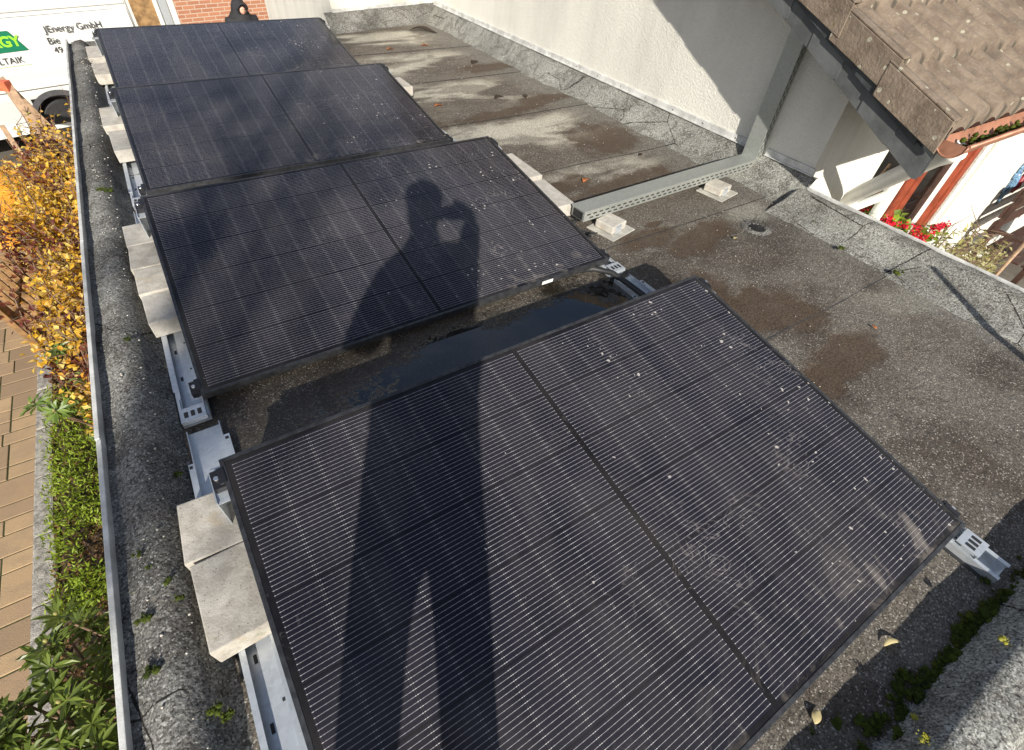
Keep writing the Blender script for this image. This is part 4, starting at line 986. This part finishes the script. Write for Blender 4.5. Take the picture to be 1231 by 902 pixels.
o = body('person', '', j, E, 'pelvis', [M['denim'], M['black_cloth'], M['skin']], (PX, PY, .006), 0)
paint(o, lambda c: 2 if (c.z > 1.555 and abs(c.x) < .16) else (1 if c.z > .90 or abs(c.x) > .24 else 0))
tag(o, 'person in a black jacket and dark trousers holding a phone above the front panel', 'person')
b = MB(); b.blob((.06, .165, 1.70), .108, 2, .05, (.9, 1.0, .85)); oh = b.build('hair', M['hair'], o)
for s_, hd in ((-1, hands[0]), (1, hands[1])):
    b = MB(); wr = hd - az * .05 + Vector((s_ * .02, -.07, -.03)); hand(b, wr, (hd - wr - az * .02).normalized(), -ax * s_ * 1., .5, .07, -s_); b.build('hand', M['skin'], o)
b = MB(); b.box((-.006, -.004, 0), (.006, .016, .02), Matrix.Translation((.055, .255, 1.61))); b.build('nose', M['skin'], o)
ph = MB(); ph.box((-.075, -.036, -.004), (.075, .036, .004), None, .003); pho = ph.build('phone', M['screen']); mm = mtx.copy(); mm.translation = CAM - az * .022; pho.matrix_world = mm
tag(pho, 'black smartphone held level above the front solar panel', 'phone')

# coworker in a hooded jacket, far behind by the brick wall
j = {}
j['pelvis'] = (Vector((0, 0, .95)), (.17, .13)); j['waist'] = (Vector((0, 0, 1.12)), (.165, .13)); j['chest'] = (Vector((0, -.01, 1.36)), (.235, .16)); j['neck0'] = (Vector((0, -.02, 1.50)), (.15, .11)); j['neck1'] = (Vector((0, -.04, 1.57)), (.115, .11))
j['head0'] = (Vector((0, -.05, 1.63)), (.105, .115)); j['head1'] = (Vector((0, -.03, 1.74)), (.075, .09))
E = [('pelvis', 'waist'), ('waist', 'chest'), ('chest', 'neck0'), ('neck0', 'neck1'), ('neck1', 'head0'), ('head0', 'head1')]
for s_, nm in ((-1, 'l'), (1, 'r')):
    limb(j, 'leg' + nm, [((s_ * .09, 0, .84), .10), ((s_ * .11, -.03, .48), .068), ((s_ * .12, .0, .26), .06), ((s_ * .12, 0, .06), .045), ((s_ * .13, -.15, .035), .038)])
    E += [('pelvis', 'leg%s0' % nm)] + [('leg%s%d' % (nm, i), 'leg%s%d' % (nm, i + 1)) for i in range(4)]
    limb(j, 'arm' + nm, [((s_ * .22, 0, 1.45), .095), ((s_ * .27, -.06, 1.16), .06), ((s_ * .18, -.30, 1.13), .036)])
    E += [('chest', 'arm%s0' % nm), ('arm%s0' % nm, 'arm%s1' % nm), ('arm%s1' % nm, 'arm%s2' % nm)]
o = body('person', '', j, E, 'pelvis', [M['black_cloth'], M['skin']], (1.95, 12.0, G), R(12)); o.scale = (1.07, 1.07, 1.06)
def face(c): 
    return 0
paint(o, face); tag(o, 'person in a black hooded jacket standing by the sunlit brick wall', 'person')
b = MB(); b.blob((0, -.148, 1.615), .058, 2, .0, (.85, .45, 1.0)); b.box((-.010, -.190, 1.600), (.010, -.165, 1.635), None, .006); of = b.build('face', M['skin'], o)
for s_ in (-1, 1):
    b = MB(); b.blob((s_ * .022, -.170, 1.632), .007, 1, 0); b.build('eye', M['hair'], o)
b = MB(); b.tube([(0, .02, 1.42), (0, .01, 1.50), (0, -.01, 1.585), (0, -.015, 1.67), (0, -.01, 1.735), (0, 0, 1.775)], [.245, .185, .135, .118, .085, .03], 18); b.build('hood', M['black_cloth'], o, smooth=True)
b = MB(); b.tube([(math.cos(a) * .078, -.150 - .035 * math.sin(a), 1.635 + math.sin(a) * .080) for a in [2 * math.pi * k / 20 for k in range(21)]], .022, 8); b.build('hood_rim', M['black_cloth'], o)
for s_ in (-1, 1):
    b = MB(); hand(b, (s_ * .17, -.33, 1.13), (-s_ * .5, -1, 0), (-s_, 0, -.3), .6, .08, s_); b.build('hand', M['skin'], o)

# ------------------------------------------------------------------ planting on the left
def bushstems(n, box_lo, box_hi, zt):
    out = []
    for k in range(n):
        x = rnd(box_lo[0], box_hi[0]); y = rnd(box_lo[1], box_hi[1]); z = zt(x, y) - rnd(0, .5) ** 1.5 * 1.6
        out.append(stem((x * .75 + (box_lo[0] + box_hi[0]) * .125, y + rnd(-.3, .3), G), (x, y, z), .16, 7))
    return out
def gtop(x, y): return -.72 - .35 * max(0, (-x - .75)) * 1.2 + .22 * noise.noise(Vector((x * 1.7, y * 1.7, 4))) - (.25 if y < 4.6 else 0)
leafy('golden_shrub', 'large golden yellow autumn shrub against the garden side of the flat roof, farther half', 'shrub', bushstems(170, (-1.5, 5.6), (-.40, 8.2), lambda x, y: gtop(x, y) - .05), M['gold'], .058, .041, 105, .16, 'autumn shrubs beside the roof edge', extra=(M['maroonleaf'], 1.7, .16))
leafy('golden_shrub', 'orange and maroon autumn shrub against the roof edge, nearer half behind the wooden bench', 'shrub', bushstems(105, (-1.30, 3.9), (-.40, 5.7), lambda x, y: gtop(x, y) - .25), M['gold'], .058, .041, 95, .16, 'autumn shrubs beside the roof edge', extra=(M['maroonleaf'], 1.7, .0))
# thin leafy shoot standing above the shrub
leafy('golden_shrub', 'single thin pale yellow shoot standing up in front of the van wheel', 'shrub', [stem((-1.30, 8.3, G), (-1.22, 8.6, -.95), .05), stem((-1.30, 8.3, G), (-1.38, 8.5, -1.1), .05)], M['olive'], .07, .05, 40, .05)
def whorls(name, label, pts, L, W, nl, mat):
    base = Vector((sum(p[0] for p in pts) / len(pts), sum(p[1] for p in pts) / len(pts), G)); t = empty(name, label, 'shrub', base, group='rhododendrons in the flower bed'); b = MB(); lb = MB(); bus = []
    for p in pts:
        p = Vector(p) - base; root = Vector((p.x * .4, p.y * .4, 0)); s_ = stem(root, p, .12); b.tube(s_, [.012 - .0015 * i for i in range(6)], 6)
        ax_ = (s_[-1] - s_[-3]).normalized() + rdir() * .3; ax_.normalize(); a1 = ax_.cross(Vector((.3, .8, .1))).normalized(); a2 = ax_.cross(a1)
        for ring in range(2):
            for k in range(nl):
                a = 2 * math.pi * k / nl + ring * .4 + rnd(-.2, .2); d = (a1 * math.cos(a) + a2 * math.sin(a)) * 1. + ax_ * rnd(-.1, .35) * (1 + ring)
                lb.leaf(p + ax_ * .02 * ring - ax_ * .03, d, ax_ + rdir() * .2, L * rnd(.7, 1.1), W * rnd(.8, 1.1), .14, 6)
        if len(bus) < 90: bb_ = MB(); bb_.blob(p + ax_ * .02, .009, 1, .1, (1, 1, 1.4)); bus.append(bb_)
    b.build('stems', M['twig'], t); lb.build('foliage', mat, t, recalc=False); [q.build('bud', M['olive'], t) for q in bus]
pts = [(rnd(-1.28, -.42), rnd(.55, 1.72), -1.0 + rnd(-.35, .12)) for _ in range(230)]
pts = [p for p in pts if not (p[1] > 1.45 and p[0] < -1.1)]
whorls('rhododendron', 'dark green rhododendron with long glossy leaves at the lower left corner', pts, .095, .025, 7, M['greenleaf'])
pts = [(-1.20, 4.35, -1.45), (-1.05, 4.05, -1.55), (-1.32, 3.95, -1.7), (-1.0, 3.85, -1.7), (-.9, 3.9, -1.85), (-1.1, 3.65, -1.9), (-1.42, 4.0, -1.62), (-.85, 3.6, -1.75), (-.7, 3.6, -1.6), (-1.15, 4.5, -1.5), (-.95, 3.4, -1.9), (-.75, 3.3, -1.8)]
whorls('rhododendron', 'small light green rhododendron between the wooden bench and the roof edge', pts, .12, .036, 8, M['rholight'])
# low bright green ground cover and dry litter
b = MB()
for k in range(15000):
    x = rnd(-1.66, -.36); y = rnd(2.55, 4.9)
    if noise.noise(Vector((x * 2.5, y * 2.5, 8))) < -.18 - (.35 if y > 3 else -.05): continue
    z = G + .05 + abs(rnd(0, .16)) * (1 + .5 * noise.noise(Vector((x * 4, y * 4, 2)))); b.leaf((x, y, z), rdir(-.1) + UP * .4, rdir(), rnd(.03, .06), .012, .1)
tag(b.build('ground_cover', M['lime_leaf'], recalc=False), 'bright lime green low ground cover in the flower bed', 'ground cover', kind='stuff')
b = MB()
for k in range(5200):
    x = rnd(-1.66, -.36); y = rnd(1.4, 5.2); z = G + .04 + rnd(0, .05); b.leaf((x, y, z), rdir(-.2), UP + rdir() * .6, rnd(.03, .055), rnd(.02, .035), .2)
tag(b.build('leaf_litter', M['litter'], recalc=False), 'brown fallen leaves and twigs covering the flower bed', 'leaf litter', kind='stuff')
b = MB()
for k in range(150):
    a = rnd(-2.6, .4); c = Vector((-1.48 + rnd(-.09, .05), 2.75 + rnd(-.14, .14), G + .03)); d = Vector((math.cos(a), math.sin(a), rnd(.5, 1.5))).normalized(); L = rnd(.1, .22)
    p1 = c + d * L * .6; p2 = c + d * L + Vector((0, 0, -.05)); s_ = Vector((-d.y, d.x, 0)).normalized() * .004
    b.quad(c - s_, c + s_, p1 + s_, p1 - s_); b.quad(p1 - s_, p1 + s_, p2 + s_ * .2, p2 - s_ * .2)
tag(b.build('grass_tuft', M['lime_leaf'], recalc=False), 'tuft of long grass leaning over the granite kerb', 'grass tuft')

# garden furniture on the left
def beam(name, p, q, w_, h_, mat, parent):
    p, q = Vector(p), Vector(q); d = q - p; L = d.length; rot = d.to_track_quat('Z', 'X').to_matrix().to_4x4(); b_ = MB(); b_.box((-w_ / 2, -h_ / 2, 0), (w_ / 2, h_ / 2, L), Matrix.Translation(p) @ rot, .005); return b_.build(name, mat, parent)
bn_ = empty('slatted_bench', 'oiled timber garden bench, the backs of its upright slats beside the autumn shrub', 'bench', (-1.62, 5.40, G))
for k in range(7):
    y = .03 + .165 * k; beam('back_slat', (.03, y, .44), (-.045, y, .86 + .012 * math.sin(k)), .052, .024, M['wood'], bn_)
    b = MB(); b.tube([(.055, y, .435), (.02, y, .435)], .042, 14); b.build('dowel_end', M['wood'], bn_)
beam('back_rail', (-.005, -.03, .66), (-.005, 1.1, .66), .03, .045, M['wood'], bn_); beam('seat_rail', (.06, -.04, .40), (.06, 1.12, .40), .05, .05, M['wood'], bn_)
beam('leg', (.06, -.06, 0), (-.055, -.06, .90), .05, .055, M['wood'], bn_); beam('leg', (.06, 1.14, 0), (-.055, 1.14, .90), .05, .055, M['wood'], bn_)
beam('leg', (.50, -.06, 0), (.48, -.06, .56), .05, .05, M['wood'], bn_); beam('leg', (.50, 1.14, 0), (.48, 1.14, .56), .05, .05, M['wood'], bn_)
beam('armrest', (-.02, -.06, .585), (.54, -.06, .585), .06, .03, M['wood'], bn_); beam('armrest', (-.02, 1.14, .585), (.54, 1.14, .585), .06, .03, M['wood'], bn_)
for k in range(5): rect('seat_slat', (.10 + .082 * k, -.03, .40), (.165 + .082 * k, 1.11, .425), M['wood'], bn_, .004)
beam('brace', (.28, -.06, .1), (.03, -.06, .34), .03, .03, M['wood_dark'], bn_)
tb = empty('garden_table', 'white garden table half hidden behind the autumn leaves', 'table', (-1.85, 7.9, G))
rect('table_top', (-.7, -.65, .70), (.42, .75, .73), M['tablewhite'], tb, .008)
for x in (-.6, .34):
    for y in (-.6, .68): rect('leg', (x, y, 0), (x + .05, y + .05, .70), M['tablewhite'], tb, .004)
sw = empty('garden_swing', 'timber garden swing frame with a coral red beam and orange canvas', 'swing', (-1.9, 9.1, G))
beam('top_beam', (.62, -.3, 1.62), (-.6, .5, 1.58), .10, .10, M['coral'], sw); beam('frame_leg', (.58, -.2, 1.62), (.95, -1.5, .2), .12, .09, M['wood_pale'], sw); beam('frame_leg', (.50, .1, 1.6), (.92, .2, .2), .10, .08, M['wood_pale'], sw)
beam('frame_leg', (.45, -.9, 1.35), (.75, -2.3, .15), .16, .05, M['wood_pale'], sw)
b = MB(); V = {}
for i in range(13):
    for k in range(9):
        x = -.7 + 1.12 * k / 8; y = -2.75 + 2.2 * i / 12; V[i, k] = b.bm.verts.new((x, y, .85 + .07 * math.sin(i * .9) + .05 * math.sin(k * 1.3)))
for i in range(12):
    for k in range(8): b.bm.faces.new((V[i, k], V[i + 1, k], V[i + 1, k + 1], V[i, k + 1])).smooth = True
cv = b.build('canvas', M['orange'], sw); sm_ = cv.modifiers.new('t', 'SOLIDIFY'); sm_.thickness = .012

# ------------------------------------------------------------------ moss on the roof
def moss(label, spots, mat):
    b = MB()
    for (x, y, z, r_) in spots:
        n_ = int(26 * (r_ / .02) ** 1.2)
        for q in range(5): b.blob((x + rnd(-.9, .9) * r_, y + rnd(-.6, .6) * r_, z - r_ * .15), r_ * rnd(.3, .62), 2, .7, (1, 1, .5), seed=x * 9 + q)
        for k in range(n_ * 2):
            d = rdir(-.1); p = Vector((x, y, z)) + Vector((d.x, d.y, d.z * .65)) * r_ * rnd(.4, 1.25); p.z = z + max(-.002, (p.z - z) * .55); b.leaf(p, d + rdir() * .5 + UP * .5, rdir(), min(.006, r_ * .35), .003, .1)
    return tag(b.build('moss', mat, recalc=False), label, 'moss', kind='stuff')
sp = []
for k in range(170):
    f = random.random() ** .8; x = 1.02 + .95 * f; y = -.150 - .055 * f + random.gauss(0, .017); sp.append((x, y, .008 + rnd(0, .008), rnd(.004, .018)))
sp += [(1.03, -.10, .006, .016), (.96, -.075, .005, .010), (1.12, -.19, .03, .02), (1.25, -.17, .02, .022), (1.42, -.19, .02, .022), (1.62, -.19, .02, .03), (1.72, -.20, .02, .026), (1.85, -.205, .02, .03)]
moss('dark green moss cushions growing along the foot of the near curb', sp, M['moss'])
sp = [(-.135, .93, .04, .016), (-.15, .97, .05, .014), (-.145, .87, .04, .015), (-.125, .85, .03, .016), (-.205, .99, .10, .010), (-.19, .93, .10, .012), (-.24, 1.05, .10, .008), (-.15, .64, .05, .014), (-.17, .66, .07, .014), (-.2, 3.28, .10, .02), (-.23, 3.31, .10, .018), (-.16, 1.36, .04, .010), (-.21, 2.0, .1, .012), (-.262, .80, .10, .014), (-.265, .92, .10, .014), (-.262, 1.1, .1, .01), (3.18, 1.4, .03, .02), (3.10, .86, .04, .025), (3.05, 1.15, .03, .02)]
moss('small bright moss spots on the left and right curbs', sp, M['moss'])
moss('bright yellow moss cushions on the pale near curb', [(1.115, -.205, .088, .013), (1.50, -.21, .098, .011), (1.16, -.178, .060, .009)], M['yellowmoss'])

# ------------------------------------------------------------------ fallen leaves, each its own thing
def fallen(x, y, L, W, a, mat, lab, z=.012, curl=.35):
    b = MB(); n_ = 12; V = []
    for i in range(n_ + 1):
        f = i / n_; w_ = W * math.sin(math.pi * min(1, f * 1.05)) ** .8 * .5 + .0008; zz = curl * L * .25 * math.sin(f * 5.0) * .5 + curl * L * .12 * f
        cx_ = .12 * L * math.sin(f * 3.3)
        V.append([b.bm.verts.new((f * L - L / 2, cx_ + s_ * w_, zz + abs(s_) * w_ * .35)) for s_ in (-1, 0, 1)])
    for q, r_ in zip(V, V[1:]):
        for k in (0, 1): b.bm.faces.new((q[k], q[k + 1], r_[k + 1], r_[k])).smooth = True
    o = b.build('fallen_leaf', mat); o.location = (x, y, z); o.rotation_euler = (0, 0, a); md = o.modifiers.new('t', 'SOLIDIFY'); md.thickness = .0008
    return tag(o, lab, 'leaf', 'fallen leaves on the flat roof')
fallen(1.311, -.077, .055, .012, R(-20), M['dryleaf'], 'slender curled cream leaf between the front panel and the near curb')
fallen(.991, -.066, .036, .020, R(15), M['dryleaf'], 'broad pale yellow leaf by the corner of the front panel')
fallen(1.29, -.15, .04, .007, R(-70), M['brownleaf'], 'thin grey-brown leaf lying near the moss at the near curb', .012)
fallen(2.576, .684, .028, .014, R(70), M['orangeleaf'], 'tiny orange leaf standing beside the brown puddle stain')
fallen(2.30, 2.46, .07, .035, R(20), M['orangeleaf'], 'orange leaf on the roof left of the cable tray shadow')
fallen(2.62, 4.05, .11, .05, R(15), M['brownleaf'], 'dark brown crumpled leaf on the pale middle of the roof')
fallen(2.86, 4.0, .09, .04, R(60), M['brownleaf'], 'small dark leaf right of the crumpled brown one')
fallen(2.05, 4.05, .08, .04, R(0), M['orangeleaf'], 'pale orange leaf beside the end of the third panel')
fallen(2.95, 5.05, .12, .06, R(30), M['brownleaf'], 'dark leaf pair below the wall upstand at the far half')
fallen(2.35, 5.75, .09, .04, R(10), M['orangeleaf'], 'orange leaf on the far strip of roof nearer the panels')
fallen(2.75, 5.78, .09, .04, R(-10), M['orangeleaf'], 'orange leaf on the far strip of roof nearer the corner')
fallen(3.0, 6.35, .34, .10, R(-35), M['brownleaf'], 'long dark scrap of bark in the far corner of the roof')
fallen(3.22, 1.52, .05, .025, R(-35), M['dryleaf'], 'small cream leaf on the upstand below the cable tray', .03)
fallen(2.62, 1.52, .03, .014, R(-5), M['dryleaf'], 'tiny cream leaf left of the roof drain')
fallen(2.93, 2.62, .05, .026, R(40), M['brownleaf'], 'small brown leaf on the granulated upstand beyond the cable tray', .014)

# scattered grit
b = MB()
for k in range(420):
    x = rnd(1.85, 3.2); y = rnd(-.05, 6.2); s_ = rnd(.001, .0032) * (1 + y * .12); b.blob((x, y, .008), s_, 1, .4, (1, 1, .6), seed=k)
for k in range(150):
    x = rnd(-.26, -.17); y = rnd(.4, 6.); s_ = rnd(.0015, .004) * (1 + y * .06); b.blob((x, y, .094), s_, 1, .5, (1, 1, .6), seed=k)
tag(b.build('grit', M['concrete']), 'loose pale grit scattered over the flat roof', 'grit', kind='stuff')

# ------------------------------------------------------------------ tree behind the photographer that dapples the light
def tree(name, label, base, H, crown_c, crown_r, n_br, n_leaf):
    t = empty(name, label, 'tree', base); b = MB(); cc = Vector(crown_c) - Vector(base); lb = MB()
    b.tube([(0, 0, 0), (.1, 0, cc.z * .4), cc * .8, cc + Vector((0, 0, crown_r * .6))], [.20, .07, .025, .012], 10)
    tips = []
    for k in range(n_br):
        d = rdir(-.25); s0 = cc * rnd(.62, 1.05); e_ = cc + d * crown_r * rnd(.5, 1); pl = stem(s0, e_, .5, 6); b.tube(pl, [.034, .030, .026, .02, .014, .007], 6)
        for m_ in range(5):
            i = random.randint(2, 4); q = pl[i] + rdir() * rnd(.5, 1.1); b.tube([pl[i], pl[i].lerp(q, .5) + rdir() * .08, q], [.02, .013, .006], 5); tips.append((pl[i], q))
    b.build('trunk', M['bark'], t)
    for k in range(n_leaf):
        a_, q = random.choice(tips); p = a_.lerp(q, rnd(.3, 1.1)) + rdir() * rnd(0, .22); lb.leaf(p, rdir(), rdir(), rnd(.07, .12), rnd(.05, .08), .1)
    lb.build('crown', M['gold'], t, recalc=False)
tree('bare_autumn_tree', 'tall thinning autumn tree standing in the garden behind the photographer', (-6.4, -12.5, G), 9, (-4.8, -7.4, 7.4), 1.9, 7, 560)
